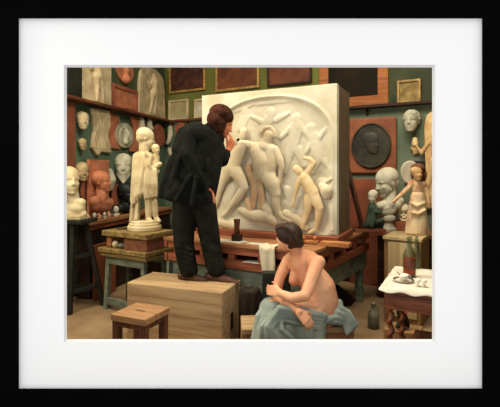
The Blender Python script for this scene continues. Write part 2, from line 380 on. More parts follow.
# --- left wall, upper row (stand on the shelf)
plaque(WL, SQ, M_pltan, 'tall pale plaster panel with a striding figure, beside the dark board on the shelf', 'relief', 'nude_relief', 80, 109, 50, 107, onshelf=True, th=.04,
       extra=lambda pl,u,z,w,h,o: body_items(pl, u+w*.3, z-h*.98, h*1.9, o-.002, lean=-.30, arm=.8, thick=1.15), vox=.012)
tag(obj('dark_board', prism(WL, rect(*([WL.u(WL.hit(60,80)), WL.u(WL.hit(78.5,80))]), SZ+.001, 3.3), .01, .05), M_black, bevel=.004), 'dark board standing on the far left end of the wall shelf', 'board')
plaque(WL, OV, M_terra, 'round terracotta medallion high on the left wall above the orange square slab', 'relief', 'relief_medallion', 115, 132, 58, 83,
       extra=lambda pl,u,z,w,h,o: [ell(pl.w(u,o,z+.02), (.06,.06,.09)), cap(pl.w(u,o,z-.05),.04,pl.w(u,o,z-.12),.08)], vox=.01)
def sqrelief(pl,u,z,w,h,o):
    return [cap(pl.w(u-w*.5,o-.01,z-h*.5),.03,pl.w(u+w*.3,o-.01,z+h*.4),.04), cap(pl.w(u+w*.1,o-.01,z+h*.1),.03,pl.w(u+w*.6,o-.01,z-h*.5),.03), ell(pl.w(u-w*.3,o-.01,z+h*.4),(.05,.05,.05))]
t = framed(WL, 111, 136, 87, 112, .05, M_terra2, M_terra, 'square orange terracotta relief slab standing on the left wall shelf', 'relief', 'relief_slab')
plaque(WL, ARCH, M_pltan, 'arch-topped pale plaster relief of a standing nude on the left wall shelf near the corner', 'relief', 'arched_relief', 136, 163, 68, 118, onshelf=True, th=.05,
       extra=lambda pl,u,z,w,h,o: body_items(pl, u, z-h*.93, h*1.8, o-.002, lean=.02, arm=.9, thick=1.15), vox=.012, pm=M_pltan)
# --- left wall, lower row
def mask(pl, px, py, Hpx, m, label, name='plaster_mask', cat='mask', yaw=0, beard=False, hair='short', off=.05, group=None, roll=0):
    p = pl.hit(px, py, off); H = Hpx*p.y/F
    it, br = head(p, H, yaw=math.degrees(pl.a)+yaw-(34 if pl is WL else 0), roll=roll, neck=False, beard=beard, hair=hair)
    # flat back: keep what is in front of the wall
    V, Fs = remesh(join(*it), H*.03, 3, br)
    A = np.array(V); o = np.array(pl.o); n = np.array(pl.N); dd = (A-o)@n; A = A + np.maximum(0, .004-dd)[:,None]*n
    t = obj(name, (A.tolist(), Fs), m, smooth=True, loc=(p.x,p.y,p.z), rz=pl.a); return tag(t, label, cat, group)
mask(WL, 82.5, 121, 19, M_pltan, 'dull plaster face mask high on the left wall beside the red post', yaw=0)
mask(WL, 82.5, 144.5, 13, M_pldull, 'small brown face mask low on the left wall beside the red post')
mask(WL, 82, 172, 20, M_pldull, 'dim plaster mask on the left wall above the white bust', off=.06)
tag(obj('oval_cast', prism(WL, [(WL.u(WL.hit(84.5,190))+.11*a, WL.hit(84.5,190).z+.17*b) for a,b in OV], .01, .05), M_terra2, bevel=.012, smooth=False), 'reddish oval cast hanging on the left wall behind the white bust', 'relief')
def curve_cast(pl, x0, x1, y0, y1, m, label, name, pts, off=.004, th=.05, n=6, cat='cast', group=None):
    u0,u1,z0,z1 = span(pl, x0, x1, y0, y1, off); P = [(u0+(u1-u0)*a, z1+(z0-z1)*b) for a,b in pts]
    V = prism(pl, P, off, off+th)
    ridges = []
    for k in range(n):
        f = (k+.5)/n; A = None
        for j in range(9):
            g = .08+.78*j/8; wob = .16*math.sin(g*5.5+.3)
            q = pl.w(u0+(u1-u0)*min(.9,max(.1,(f*.72+.14+wob))), off+th-.004, z1+(z0-z1)*g)
            if A is not None: ridges.append(cap(A, .012, q, .012, n=8))
            A = q
    t = thing(name, label, cat, pl.w((u0+u1)/2, 0, z0), pl.a, group)
    obj('cast_back', V, m, t, bevel=.01); blob('fold', ridges, m, t, vox=.008, sm=2, wall=pl); return t
curve_cast(WL, 89, 108, 109, 155, M_pltan, 'long pale plaster cast of flowing drapery hanging under the left shelf', 'drapery_cast', [(.0,.02),(.95,.0),(1,.3),(.85,.55),(1.05,.95),(.5,.93),(.3,1.02),(.0,.85),(.12,.5)])
curve_cast(WL, 105, 119, 113, 149, M_terra, 'orange terracotta drapery cast hanging between the pale drapery and the oval medallion', 'drapery_cast', [(.2,.0),(.85,.02),(.75,.4),(.95,.7),(1.0,1),(.0,.98),(.15,.5)], n=4, off=.004, th=.03)
plaque(WL, OV, M_plgrey, 'pale oval medallion with a ring, hanging on the left wall under the orange slab', 'relief', 'relief_medallion', 113, 131, 123, 148, th=.05,
       extra=lambda pl,u,z,w,h,o: [cap(pl.w(u+w*.62*math.cos(k*.5236),o-.003,z+h*.66*math.sin(k*.5236)),.018,pl.w(u+w*.62*math.cos((k+1)*.5236),o-.003,z+h*.66*math.sin((k+1)*.5236)),.018) for k in range(12)]+[ell(pl.w(u,o,z+.02),(.07,.03,.08)), cap(pl.w(u,o,z-.05),.03,pl.w(u,o,z-.09),.05)], vox=.01)
curve_cast(WL, 127, 141, 117, 152, M_terra, 'orange terracotta leg-shaped cast right of the oval medallion', 'terracotta_cast', [(.15,.0),(.8,.0),(.85,.3),(.7,.55),(1,.8),(.9,1),(.1,1),(.0,.75),(.35,.5)], n=3, th=.04)
for k, (px, lb) in enumerate(((141.5, 'left of the pair of small pale foot casts under the arched relief'), (149, 'right of the pair of small pale foot casts under the arched relief'))):
    p = WL.hit(px, 121, .05); q = WL.hit(px+.5, 129, .07)
    tag(blob('foot_cast', [cap(p, .045, q, .06), ell(q, (.07,.07,.05)), cap(WL.hit(px,118.5,.04), .035, p, .04)], M_plgrey, vox=.01, sm=3, wall=WL), lb, 'cast', 'foot casts')
mask(WB, 159, 137, 20, M_terra2, 'reddish face mask in the corner beside the pale statue head', off=.1) if False else tag(obj('oval_cast', prism(WL, [(-.33+.21*a*(1-.12*b), WL.hit(158,136).z+.19*b) for a,b in OV], .004, .08), M_terra2, bevel=.03), 'dark red oval cast in the corner right of the statue head', 'relief')
# small casts on the teal back wall
def limb_cast(L, m, label, off=.04, cat='cast', name='limb_cast'):
    it = px_caps(lambda a,b,c: WB.hit(a,b,off+c), L); return tag(blob(name, it, m, vox=.01, sm=3, wall=WB), label, cat)
limb_cast([[(170.2,128,0,.045),(170.6,135,.01,.05),(169,141,.01,.04),(167.6,143,.01,.035)]], M_plgrey, 'small pale arm cast on the teal wall right of the corner')
limb_cast([[(170,150,0,.045),(172.5,157,.01,.05),(173.5,164,.01,.045),(172,168,.02,.04)]], M_plgrey, 'small pale bent-leg cast on the teal wall, below the arm cast')
limb_cast([[(171.5,176,0,.045),(173,184,.01,.05),(172,190,.01,.05)]], M_pltan, 'dim plaster leg cast low on the teal wall by the dark coat')
tag(obj('oval_cast', prism(WB, [(WB.u(WB.hit(182,131))+.11*a, WB.hit(182,131).z+.16*b) for a,b in OV], .004, .05), M_terra2, bevel=.015), 'brown oval cast on the teal wall beside the man\'s shoulder', 'relief')
# back wall frames
M_redpic = mat('red_relief_panel', (84,44,28), (40,26,20), .7, 9, bump=.5)
M_browpic = mat('brown_picture', (112,62,36), (66,36,24), .7, 4, bump=.2)
framed(WB, 170, 206, 50, 92, .035, M_gilt, M_redpic, 'dark red framed picture high on the green wall, nearest the corner', onshelf=False)
framed(WB, 216.5, 260, 50, 90, .035, M_gilt, M_browpic, 'gilt-framed brown picture high on the wall above the man\'s hat', onshelf=False)
framed(WB, 268, 312, 50, 85, .03, M_dark, M_browpic, 'dark-framed brown picture high on the wall above the top of the relief', onshelf=False)
framed(WB, 169.5, 189, 100, 119, .03, M_pltan, mat('pale_drawing', (170,160,118), (128,116,78), .8, 4), 'small pale framed drawing standing on the ledge near the corner', name='framed_drawing')
framed(WB, 195, 206, 99, 119, .035, M_pltan, M_plgrey, 'small pale frame partly hidden behind the top left corner of the relief', name='framed_drawing')
framed(WB, 320, 388.5, 50, 107, .13, M_frame, mat('black_canvas', (40,34,24), (28,26,20), .95, 3, spec=.05), 'big dark painting in a wide orange wood frame, top right of the wall', name='framed_painting')
framed(WB, 397.5, 421, 80, 102, .028, M_gilt, mat('tan_relief', (150,128,76), (104,84,48), .8, 12, bump=.4), 'small square gilt-framed relief on the ledge at the upper right', name='framed_relief')
tag(obj('wall_shade_sheet', prism(WB, rect(WB.u(WB.hit(389.5,80)), 4.6, SZ+.002, 3.4), .0005, .0035), mat('wall_shade_green', (62,66,46), (44,50,38), .9, 3)), 'thin dark green sheet standing in for shade on the wall above the ledge behind the small gilt relief', 'panel')  # shade on the upper right wall, put in as a darker green colour
# wooden square panel with round dark medallion
u0,u1,z0,z1 = span(WB, 350, 397, 118, 173.5, .004)
t = thing('medallion_panel', 'square red wooden panel with a dark round portrait medallion, right of the relief', 'relief', WB.w((u0+u1)/2,0,z0), WB.a)
obj('panel_board', prism(WB, rect(u0,u1,z0,z1), .004, .05), mat('red_panel', (152,90,58), (120,68,46), .6, 4), t, bevel=.02)
uc, zc = (u0+u1)/2-.01, (z0+z1)/2
med = obj('medallion', prism(WB, [(uc+.235*math.cos(2*math.pi*k/48), zc+.275*math.sin(2*math.pi*k/48)) for k in range(48)], .045, .07), M_bronze, t, bevel=.01, label='dark bronze round medallion')
it = [cap(WB.w(uc+.24*math.cos(k*math.pi/16),.07,zc+.28*math.sin(k*math.pi/16)),.014,WB.w(uc+.24*math.cos((k+1)*math.pi/16),.07,zc+.28*math.sin((k+1)*math.pi/16)),.014,n=8) for k in range(32)]
obj('medallion_rim', join(*it), M_bronze, med, smooth=True)
PI, PB = head(WB.w(uc-.0,.07,zc+.03), .30, yaw=math.degrees(WB.a)+38, neck=True); PV, PF = remesh(join(*PI), .008, 3, PB); PA = np.array(PV); dd = (PA-np.array(WB.o))@np.array(WB.N); PA = PA + ((.068+np.maximum(dd-.07,-.01)*.22)-dd)[:,None]*np.array(WB.N); PA[:,2] = np.maximum(PA[:,2], zc-.2); obj('portrait_head', (PA.tolist(), PF), M_bronze, med, smooth=True)
# leaning red panel below
obj_ = obj('tall_board', prism(WB, rect(*span(WB, 350, 396, 180, 200, .02)[:2], 0.0, WB.hit(372,179,.02).z), .022, .05), mat('leaning_red', (152,84,56), (114,62,42), .7, 3), bevel=.004)
tag(obj_, 'large red-brown panel leaning on the wall behind the pale bust', 'panel')
mask(WB, 411.5, 121.5, 23, M_plgrey, 'pale curly-haired plaster mask on the wall at the upper right', hair='curly', off=.06, yaw=-8)
hp = WB.hit(415, 141, .05)
sc_ = hp.y/F
tag(blob('hand_cast', [cap(hp+Vector((0,0,.02)), .03, hp+Vector((0,0,-.04)), .04)] + hand(hp+Vector((0,0,-.04)), (0.1,0,-1), WB.N, 14, .145), M_patina, vox=.006, sm=1), 'small yellowish plaster hand cast hanging below the curly mask', 'cast')
u0,u1,z0,z1 = span(WB, 424.5, 446, 111, 210, .004)
plaque(WB, [(-1,-1),(1,-1),(1,1),(-.3,1),(-.75,.92),(-.95,.7),(-.9,.2),(-.8,-.3)], M_patina, 'tall pale plaster relief cut off by the right edge, on the wall beside the mask', 'relief', 'nude_relief', 424.5, 446, 112, 208, th=.07,
       extra=lambda pl,u,z,w,h,o: body_items(pl, u+w*.2, z-h*.9, h*1.7, o-.004, lean=-.0, thick=.7), vox=.014)
tag(obj('dark_square_panel', prism(WB, rect(*span(WB, 405, 425, 161, 186, .004)), .004, .03), M_black, bevel=.004), 'small black square panel on the wall behind the white halo', 'panel')

# ================================================================ BIG RELIEF
RB, RT = .885, 2.305
ul = WB and RP.u(Vector((-.52,4.55,0))); ur = 0.0
rel = thing('plaster_relief', 'huge white plaster relief slab of nude figures standing on the modelling bench', 'relief', RP.w(ul/2, -.1, RB), RP.a)
def relief_slab():
    nu, nz = 300, 280; th = .07
    U = np.linspace(ul, ur, nu); Z = np.linspace(RB, RT, nz); UU, ZZ = np.meshgrid(U, Z, indexing='ij')
    H = np.zeros_like(UU)
    # recessed oval field with raised rim
    uL, uR = RP.u(RP.hit(216,160)), RP.u(RP.hit(329,160)); cu, ru = (uL+uR)/2, (uR-uL)/2; cz = RP.hit(300,140).z; rz_ = RP.hit(290,97).z-cz
    q = ((np.abs(UU-cu)/ru)**2.3+(np.clip(ZZ-cz,0,9)/rz_)**2.3)**(1/2.3)
    H -= .026/(1+np.exp((q-1)*38))
    H += .012*np.exp(-((q-1.05)/.03)**2)*(ZZ > RB+.05)
    H += .030*np.exp(-((ZZ-RB)/.10)**2)*(.7+.3*np.sin(UU*13+1))
    H += .012*np.exp(-((ZZ-RB-.22)/.16)**2)*(.5+.5*np.sin(UU*19+ZZ*14))
    def seg(a, b, ra, rb, h):
        nonlocal H
        pa, pb = RP.hit(*a), RP.hit(*b); ua, za, ub, zb2 = RP.u(pa), pa.z, RP.u(pb), pb.z
        dx, dz = ub-ua, zb2-za; L2 = dx*dx+dz*dz+1e-9; t = np.clip(((UU-ua)*dx+(ZZ-za)*dz)/L2, 0, 1)
        r = (ra+(rb-ra)*t)*.0095; d = np.hypot(UU-ua-t*dx, ZZ-za-t*dz)
        H = np.maximum(H, (.62 if h < .9 else 1)*h*np.sqrt(np.clip(1-(d/r)**2, 0, 1))-.022*(d<r)*0 + np.where(d<r, np.where(q < 1, -.020, -.004), -9))
    BGS = .55; bg = [ # faint background bacchantes
      ((270,112),(270,114),5,5,.02),((268,119),(262,132),6,5,.018),((262,122),(250,116),3,2,.015),((275,120),(288,113),3,2,.015),
      ((296,118),(296,120),5,5,.022),((296,126),(292,148),7,6,.024),((301,128),(312,140),3,3,.02),((312,140),(306,152),3,2,.02),((290,128),(280,138),3,2,.018),((290,150),(284,172),5,3,.02),((297,150),(303,165),5,3,.02),
      ((310,128),(310,130),5,5,.02),((312,136),(318,156),6,6,.022),((318,138),(326,128),3,2,.018),((318,158),(312,172),4,3,.018),
      ((244,110),(244,112),4,4,.018),((244,118),(240,128),5,5,.018),((232,112),(252,104),2,2,.012),((256,104),(300,98),2,3,.012),((300,98),(324,112),3,2,.012),
      ((322,186),(325,189),8,8,.03),((325,181),(334,178),2,2,.02),((320,196),(332,210),5,5,.02),((328,200),(320,224),4,5,.018),((322,160),(332,172),3,2,.014),
      ((285,205),(300,215),6,7,.03),((286,222),(312,226),7,6,.035),((262,226),(286,224),8,7,.03),((226,226),(250,224),8,8,.03),((244,205),(262,228),7,9,.03),((268,195),(282,212),6,5,.02),((214,226),(226,224),6,6,.02),
      ((248,190),(252,222),6,5,.028),((258,190),(262,222),5,6,.03),((228,190),(216,226),9,9,.02),((286,190),(290,212),4,5,.02),((300,200),(296,226),6,6,.02),((266,205),(272,224),4,5,.025)]
    for a, b, ra, rb, h in bg: seg(a, b, ra, rb, h*(BGS if min(a[1],b[1]) < 180 else 1.15))
    for k in range(4):                                # smooth
        H[1:-1,1:-1] = (H[1:-1,1:-1]*2+H[2:,1:-1]+H[:-2,1:-1]+H[1:-1,2:]+H[1:-1,:-2])/6
    H += .0007*np.sin(UU*61+3*np.sin(ZZ*23))*np.sin(ZZ*47+2*np.sin(UU*31)) * (q < 1)
    edge = np.minimum(np.minimum(UU-ul, ur-UU), np.minimum(ZZ-RB, RT-ZZ)); H *= np.clip(edge/.03, 0, 1)
    V = []; 
    for i in range(nu):
        for j in range(nz): V.append(RP.w(U[i], H[i,j], Z[j]))
    Fs = [(i*nz+j, (i+1)*nz+j, (i+1)*nz+j+1, i*nz+j+1) for i in range(nu-1) for j in range(nz-1)]
    k = len(V); c = [(ul,RB),(ur,RB),(ur,RT),(ul,RT)]
    V += [RP.w(u, -th, z) for u, z in c]
    idx = lambda i,j: i*nz+j
    bot = [idx(i,0) for i in range(nu)]; topv = [idx(i,nz-1) for i in range(nu)]; lf = [idx(0,j) for j in range(nz)]; rt = [idx(nu-1,j) for j in range(nz)]
    Fs += [tuple(bot[::-1]+[k,k+1]), tuple(topv+[k+2,k+3]), tuple(lf+[k+3,k]), tuple(rt[::-1]+[k+1,k+2]), (k+3,k+2,k+1,k)]
    return V, Fs
vf = relief_slab()
me_o = obj('relief_slab', vf, M_plaster, rel, smooth=False)
for p in me_o.data.polygons: p.use_smooth = len(p.vertices) == 4 and p.index < 299*279
obj('backing_case', prism(RP, rect(ul+.01, ur-.004, RB, RT-.004), -.071, -.53), wood('case_wood', (112,94,72), (84,68,50), 'z'), rel, bevel=.004, label='brown wooden case behind the slab')
RH = lambda a,b,c: RP.hit(a,b,c)
M_relfig = mat('plaster_relief_figures', (208,196,164), (186,168,134), .75, 5, bump=.15)
def rfig(L, extra=(), m=M_relfig, label=None):
    k = .0094
    it = px_caps(RH, [[(a,b,c,r*k) for a,b,c,r in ch] for ch in L])
    V, Fs = remesh(join(*it), .006, 6); A = np.array(V); o = np.array(RP.o); n = np.array(RP.N); dd = (A-o)@n
    nd = np.where(dd > 0, dd*.62, dd*.3) - .004; A = A + (nd-dd)[:,None]*n
    obj('carved_figure', (A.tolist(), Fs), m, rel, smooth=True, label=label)
rfig([ # left figure, striding
  [(243,131,.035,4.4),(242,136,.03,4.4)], [(237,142,.03,4.6),(243,146,.03,6)], [(241,148,.03,7),(236,158,.03,7.6),(232,168,.03,8.6)],
  [(234,170,.035,8.2),(240,180,.05,6.6),(243.5,188,.055,5.2)], [(243.5,188,.055,5.0),(238,196,.05,5.0),(231,205,.035,3.4),(227,211,.03,2.5),(222,216,.035,2.2)], [(229,170,.02,7.4),(222,182,.02,5.6),(218,192,.02,4.6),(215,205,.02,3.4),(208,216,.02,2.4)],
  [(246,144,.03,4.4),(254,148,.035,4)]], label='left carved nude stepping forward')
rfig([ # central heavy figure, back turned
  [(268,135,.05,5.4),(266,140,.05,5.4)], [(261,132,.045,2.6),(264,128,.05,2.6),(269,127,.05,2.6),(273,131,.045,2.6),(274.5,136,.04,2.6)], [(265,142,.04,6),(264,146,.04,9)],
  [(256,149,.03,8),(270,151,.03,8)], [(258,152,.035,10),(261,163,.045,11.5),(262,172,.045,10.5)], [(269,154,.035,8),(269,166,.04,8.5),(266,174,.04,9)], [(258,174,.035,8),(268,176,.04,9)],
  [(266,176,.05,9.2),(272,185,.065,7.6),(275,194,.065,5.6)], [(275,194,.06,5.2),(274.5,202,.055,5.0),(277,211,.035,3.4),(281,217,.03,2.6),(290,221,.035,2.4)],
  [(274,150,.04,5.2),(279,160,.045,4.4),(281,167,.045,3.4)], [(281,167,.045,3.4),(279.5,175,.04,2.8),(279,182,.035,2.4)], [(254,147,.035,5.2),(245,144,.045,4.2),(236,143,.05,3)]], label='central heavy carved nude seen from behind')
M_pkd = mat('plaster_pink', (212,178,138), (184,144,106), .8, 6)
rfig([[(252,176,.03,4.6),(254,190,.035,4.2),(252,206,.03,3.6)], [(258,182,.03,4.4),(261,196,.03,4.2),(262,208,.03,3.6)], [(248,166,.015,3.4),(250,176,.02,3.6)], [(246,200,.02,3.2),(252,214,.02,4)]], m=M_pkd, label='pinkish carved drapery between the figures')
rfig([[(240,210,.01,4),(252,216,.02,6.5),(266,216,.02,7),(274,222,.015,5)], [(262,204,.01,5),(268,212,.02,6)], [(286,214,.01,5),(297,220,.015,5),(306,228,.01,4)], [(216,222,.01,4),(232,226,.015,5)]], label='carved rocks at the foot of the relief')
rfig([[(322,186,.02,4),(326,191,.03,6.6),(327,194,.02,6)], [(322,184,.02,1.8),(331,179,.02,1.4)]], label='carved round jar at the right edge')
rfig([ # right youth, arched, arm over the head
  [(295.5,169,.06,4.2),(298,171.5,.06,4.4)], [(300,174,.055,2.8),(304,177,.055,4.4)], [(304,178,.055,6.2),(307.5,185,.06,6.2),(312,193,.06,6.6)],
  [(305,175,.06,3.4),(311,167,.07,3.0),(313,163,.07,2.8),(309,159,.07,2.4),(303,158,.07,2.0)], [(299,179,.06,3.2),(295.5,189,.07,2.6),(293,199,.065,2.1),(291.5,207,.06,1.8)],
  [(313,196,.06,6.2),(318.5,208,.065,4.8)], [(318.5,208,.065,4.4),(317.5,219,.055,3.4),(315,230,.04,2.4),(309,233,.04,2.0)], [(308,198,.05,5.4),(307,210,.05,4.0),(304,220,.04,3.2),(301,230,.04,2.2)]], m=mat('plaster_ochre', (222,200,156), (198,168,120), .7, 8), label='yellowish carved youth with arm raised over his head')
# plank it stands on, blocks
BZ = .82
pk = obj('base_plank', prism(RP, rect(ul-.03, ur+.03, BZ+.001, RB-.001), -.54, .07), M_desk, bevel=.004, rz=RP.a)
tag(pk, 'long red plank under the big relief on the bench', 'plank')

# ================================================================ MODELLING BENCH (desk)
PT = Vector((.514, 3.48, 0)); DL = Vector((-.88,4.26,0)); df = (PT-DL).normalized(); dl = (PT-DL).length
ds = Vector((math.cos(R(57)), math.sin(R(57)), 0)); dep = 1.6
bench = thing('modelling_bench', 'big red wooden modelling bench carrying the plaster relief', 'bench', (PT+DL)/2+ds*.8, math.atan2(df.y, df.x))
def quad(a, b, c, d, z0, z1):
    return rings([[Vector((p.x,p.y,z0)) for p in (a,b,c,d)], [Vector((p.x,p.y,z1)) for p in (a,b,c,d)]])
A_, B_, C_, D_ = DL, PT, PT+ds*dep, DL+ds*dep
obj('bench_top', quad(A_, B_, C_, D_, BZ-.03, BZ), M_deskt, bench, bevel=.004)
def rail(p, q, z, h, w, ins, m, nm='rail'):
    obj(nm, beam(Vector((p.x,p.y,z)), Vector((q.x,q.y,z)), w, h), m, bench, bevel=.003)
i1 = ds*.03
for p, q, i in ((A_, B_, ds*.03), (B_, C_, -df*.03), (A_, D_, df*.03)):
    rail(p+i, q+i, BZ-.065, .065, .035, 0, M_desk); rail(p+i, q+i, BZ-.195, .075, .035, 0, M_desk)
    rail(p+i*2, q+i*2, BZ-.335, .18, .03, 0, M_blue, 'apron_board')
    n = 5 if q is not D_ else 4
    for k in range(n):
        c = (p+i).lerp(q+i, (k+.5)/n); obj('spacer_block', box((c.x, c.y, BZ-.128), (.07,.035,.058), math.atan2((q-p).y, (q-p).x)), M_desk, bench)
obj('inner_shelf', quad(A_+ds*.06+df*.06, B_+ds*.06-df*.06, C_-ds*.06-df*.06, D_-ds*.06+df*.06, BZ-.17, BZ-.155), M_desk, bench)
for p in (A_+ds*.1+df*.1, B_+ds*.07-df*.07, C_-ds*.1-df*.1, D_-ds*.1+df*.1):
    obj('leg', box((p.x, p.y, (BZ-.25)/2), (.08,.08,BZ-.25), R(-30)), M_blue, bench, bevel=.004)
# dark backdrop things under the bench
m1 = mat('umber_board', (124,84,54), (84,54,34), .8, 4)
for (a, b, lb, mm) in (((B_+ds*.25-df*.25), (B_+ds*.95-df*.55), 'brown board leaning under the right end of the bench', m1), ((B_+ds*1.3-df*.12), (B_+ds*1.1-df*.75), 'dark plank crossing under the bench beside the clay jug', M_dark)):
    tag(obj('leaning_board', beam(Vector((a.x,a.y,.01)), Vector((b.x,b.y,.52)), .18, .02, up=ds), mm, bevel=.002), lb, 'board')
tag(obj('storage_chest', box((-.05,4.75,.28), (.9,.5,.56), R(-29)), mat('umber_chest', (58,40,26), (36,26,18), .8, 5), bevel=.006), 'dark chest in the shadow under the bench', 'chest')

# on the bench
def flat(name, a, b, c, d, z, th, m, label, cat): return tag(obj(name, quad(a, b, c, d, z, z+th), m), label, cat)
def dk(s, t): return DL+df*s+ds*t
flat('paper_sheet', dk(.40,.05), dk(.88,.05), dk(.88,.19), dk(.40,.19), BZ+.0005, .003, M_paper, 'pale sheets of paper on the bench beside the upright mallet', 'paper')
flat('paper_sheet', dk(.92,.06), dk(1.28,.06), dk(1.28,.16), dk(.92,.16), BZ+.0005, .003, M_paper, 'pale paper on the bench edge near the seated model\'s head', 'paper')
flat('paper_sheet', dk(.93,-.01+.01), dk(1.2,.0), dk(1.2,.12), dk(.93,.12), BZ-.1545, .003, M_paper, 'pale paper in the slot under the bench top by the cream cloth', 'paper')
mp = atz(237, 241, BZ)
t = thing('mallet', 'dark mallet standing on its square block on the bench', 'mallet', mp)
obj('mallet_head', box(mp+Vector((0,0,.035)), (.09,.07,.07), R(-25)), M_dark, t, bevel=.008)
obj('mallet_handle', lathe(mp, [(.026,.068),(.024,.12),(.028,.18),(.033,.2),(.03,.21)], 16), wood('mallet_wood', (104,56,38), (70,38,26), 'z'), t, smooth=True)
c = RP.w(-.30,.15,0); c.z = 0
t = thing('wood_clamp', 'small ginger wooden clamp on the bench right of the model\'s head', 'clamp', c+Vector((0,0,BZ)), R(-28))
obj('clamp_body', join(lathe(c+Vector((0,0,BZ+.001)), [(.05,0),(.05,.02),(.03,.035),(.045,.05),(.04,.06)], 16)), M_ginger, t, smooth=True)
obj('clamp_arm', beam(c+df*.04+Vector((0,0,BZ+.02)), c+df*.17+Vector((0,0,BZ+.025)), .03, .03), M_ginger, t, bevel=.004)
obj('clamp_screw', lathe(c+df*.14+Vector((0,0,BZ+.04)), [(.012,0),(.02,.02),(.012,.035)], 12), M_ginger, t, smooth=True)
c = dk(1.47,.50)
tag(obj('wood_block', box(RP.w(.03,.16,BZ+.0205), (.26,.10,.04), RP.a), M_ginger, bevel=.004), 'ginger wooden block on the bench at the relief\'s right corner', 'block')
# easel leg leaning beyond relief
a, b = at(363,229,4.62), at(346.5,164,4.50); a.z = BZ+.02
tag(obj('wooden_strut', beam(a, b, .085, .03, up=df), wood('strut_wood', (92,56,38), (62,36,26), 'z'), bevel=.003), 'dark wooden strut leaning behind the right edge of the relief', 'strut')

# ================================================================ MAN'S BOX
b0 = Vector((-1.1,3.75,0)); bd = Vector((math.cos(R(-20)), math.sin(R(-20)), 0)); bs = Vector((-bd.y, bd.x, 0)); BH = .5
t = thing('wooden_block_box', 'large pale wooden box the sculptor stands on', 'box', b0+bd*.465+bs*.21, R(-20))
obj('box_body', quad(b0, b0+bd*.93, b0+bd*.93+bs*.42, b0+bs*.42, 0, BH-.002), M_boxw, t, bevel=.01)
seams = []
for k in range(3):
    z = BH*(k+1)/4+.01*k; pass; seams.append(beam(b0+bd*.01-bs*.0005+Vector((0,0,z)), b0+bd*.92-bs*.0005+Vector((0,0,z)), .003, .003))
obj('plank_seams', join(*seams), M_cratef, t)
obj('handle_hole', box(b0+bd*.931+bs*.2+Vector((0,0,.2)), (.004,.05,.14), R(-20)), M_dark, t)
# foreground stool
c = Vector((-.80,3.08,0)); SH = .47; rz = R(-24)
t = thing('wooden_stool', 'small square wooden stool with a hand slot, in the left foreground', 'stool', c, rz)
Rz = Matrix.Rotation(rz, 3, 'Z')
def lw(x, y, z): v = Rz @ Vector((x,y,0)); return Vector((c.x+v.x, c.y+v.y, z))
def lbox(x, y, z, sx, sy, sz): return box(lw(x,y,z), (sx,sy,sz), rz)
W2 = .185
sl = [lbox(-.115, 0, SH-.025, .14, .37, .05), lbox(.115,0,SH-.025,.14,.37,.05), lbox(0,-.105,SH-.025,.09,.16,.05), lbox(0,.105,SH-.025,.09,.16,.05)]
def slab_hole(hx, hy, sx, sy, z0, z1):
    o = [(-sx,-sy),(sx,-sy),(sx,sy),(-sx,sy)]; i = [(-hx,-hy),(hx,-hy),(hx,hy),(-hx,hy)]
    rs = [[lw(a,b,z0) for a,b in o],[lw(a,b,z1) for a,b in o],[lw(a,b,z1) for a,b in i],[lw(a,b,z0) for a,b in i],[lw(a,b,z0) for a,b in o]]
    return rings(rs, caps=False)
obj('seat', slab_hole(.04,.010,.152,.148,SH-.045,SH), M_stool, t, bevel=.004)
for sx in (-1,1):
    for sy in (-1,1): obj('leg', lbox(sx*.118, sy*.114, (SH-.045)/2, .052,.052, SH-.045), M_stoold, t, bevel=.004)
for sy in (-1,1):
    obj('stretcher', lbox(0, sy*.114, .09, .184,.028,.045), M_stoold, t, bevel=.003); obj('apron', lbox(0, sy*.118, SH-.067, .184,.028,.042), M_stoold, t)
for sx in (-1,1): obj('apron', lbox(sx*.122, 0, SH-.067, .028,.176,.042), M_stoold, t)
# dark stump under bench
c = Vector((-.0,3.60,0))
it = [cap(c+Vector((0,0,.1)), .085, c+Vector((0,0,.40)), .08)] + [cap(c+Vector((.07*math.cos(k), .07*math.sin(k), .04)), .03, c+Vector((.065*math.cos(k+.3), .065*math.sin(k+.3), .46)), .035) for k in range(6)] + [ell(c+Vector((0,0,.05)), (.105,.105,.05))]
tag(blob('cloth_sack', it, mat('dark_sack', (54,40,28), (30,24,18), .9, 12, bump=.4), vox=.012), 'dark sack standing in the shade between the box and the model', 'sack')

# ================================================================ TRESTLE TABLE with statue
T0 = Vector((-1.60,4.53,0)); td = Vector((math.cos(R(-30)), math.sin(R(-30)), 0)); ts = Vector((-td.y, td.x, 0)); TZ = .85; TW = .64
def tq(a, b, c_, d, z0, z1): return quad(T0+td*a+ts*c_, T0+td*b+ts*c_, T0+td*b+ts*d, T0+td*a+ts*d, z0, z1)
t = thing('trestle', 'blue-grey painted wooden trestle stand under the stacked boards', 'trestle', T0+td*.32+ts*.2, R(-30))
obj('top_board', tq(-.02, TW+.0, -.0, .42, .575, .615), M_board, t, bevel=.004)
for a in (.05, TW-.08):
    for b in (.06, .36):
        off = -.02 if b < .1 else .0
        obj('leg', beam(T0+td*(a+(-.02 if a < .1 else .02))+ts*(b+off)+Vector((0,0,0.0)), T0+td*a+ts*b+Vector((0,0,.575)), .05, .05, up=td), M_blue, t, bevel=.003)
for b in (.05, .36):
    obj('rail', beam(T0+td*.06+ts*b+Vector((0,0,.53)), T0+td*(TW-.09)+ts*b+Vector((0,0,.53)), .03, .08), M_blue, t); obj('rail', beam(T0+td*.04+ts*(b-.01)+Vector((0,0,.09)), T0+td*(TW-.07)+ts*(b-.01)+Vector((0,0,.09)), .03, .07), M_blue, t)
obj('inner_panel', beam(T0+td*.06+ts*.40+Vector((0,0,.3)), T0+td*.5+ts*.40+Vector((0,0,.3)), .015, .38), mat('violet_umber', (72,48,40), (44,32,28), .8, 4), t)
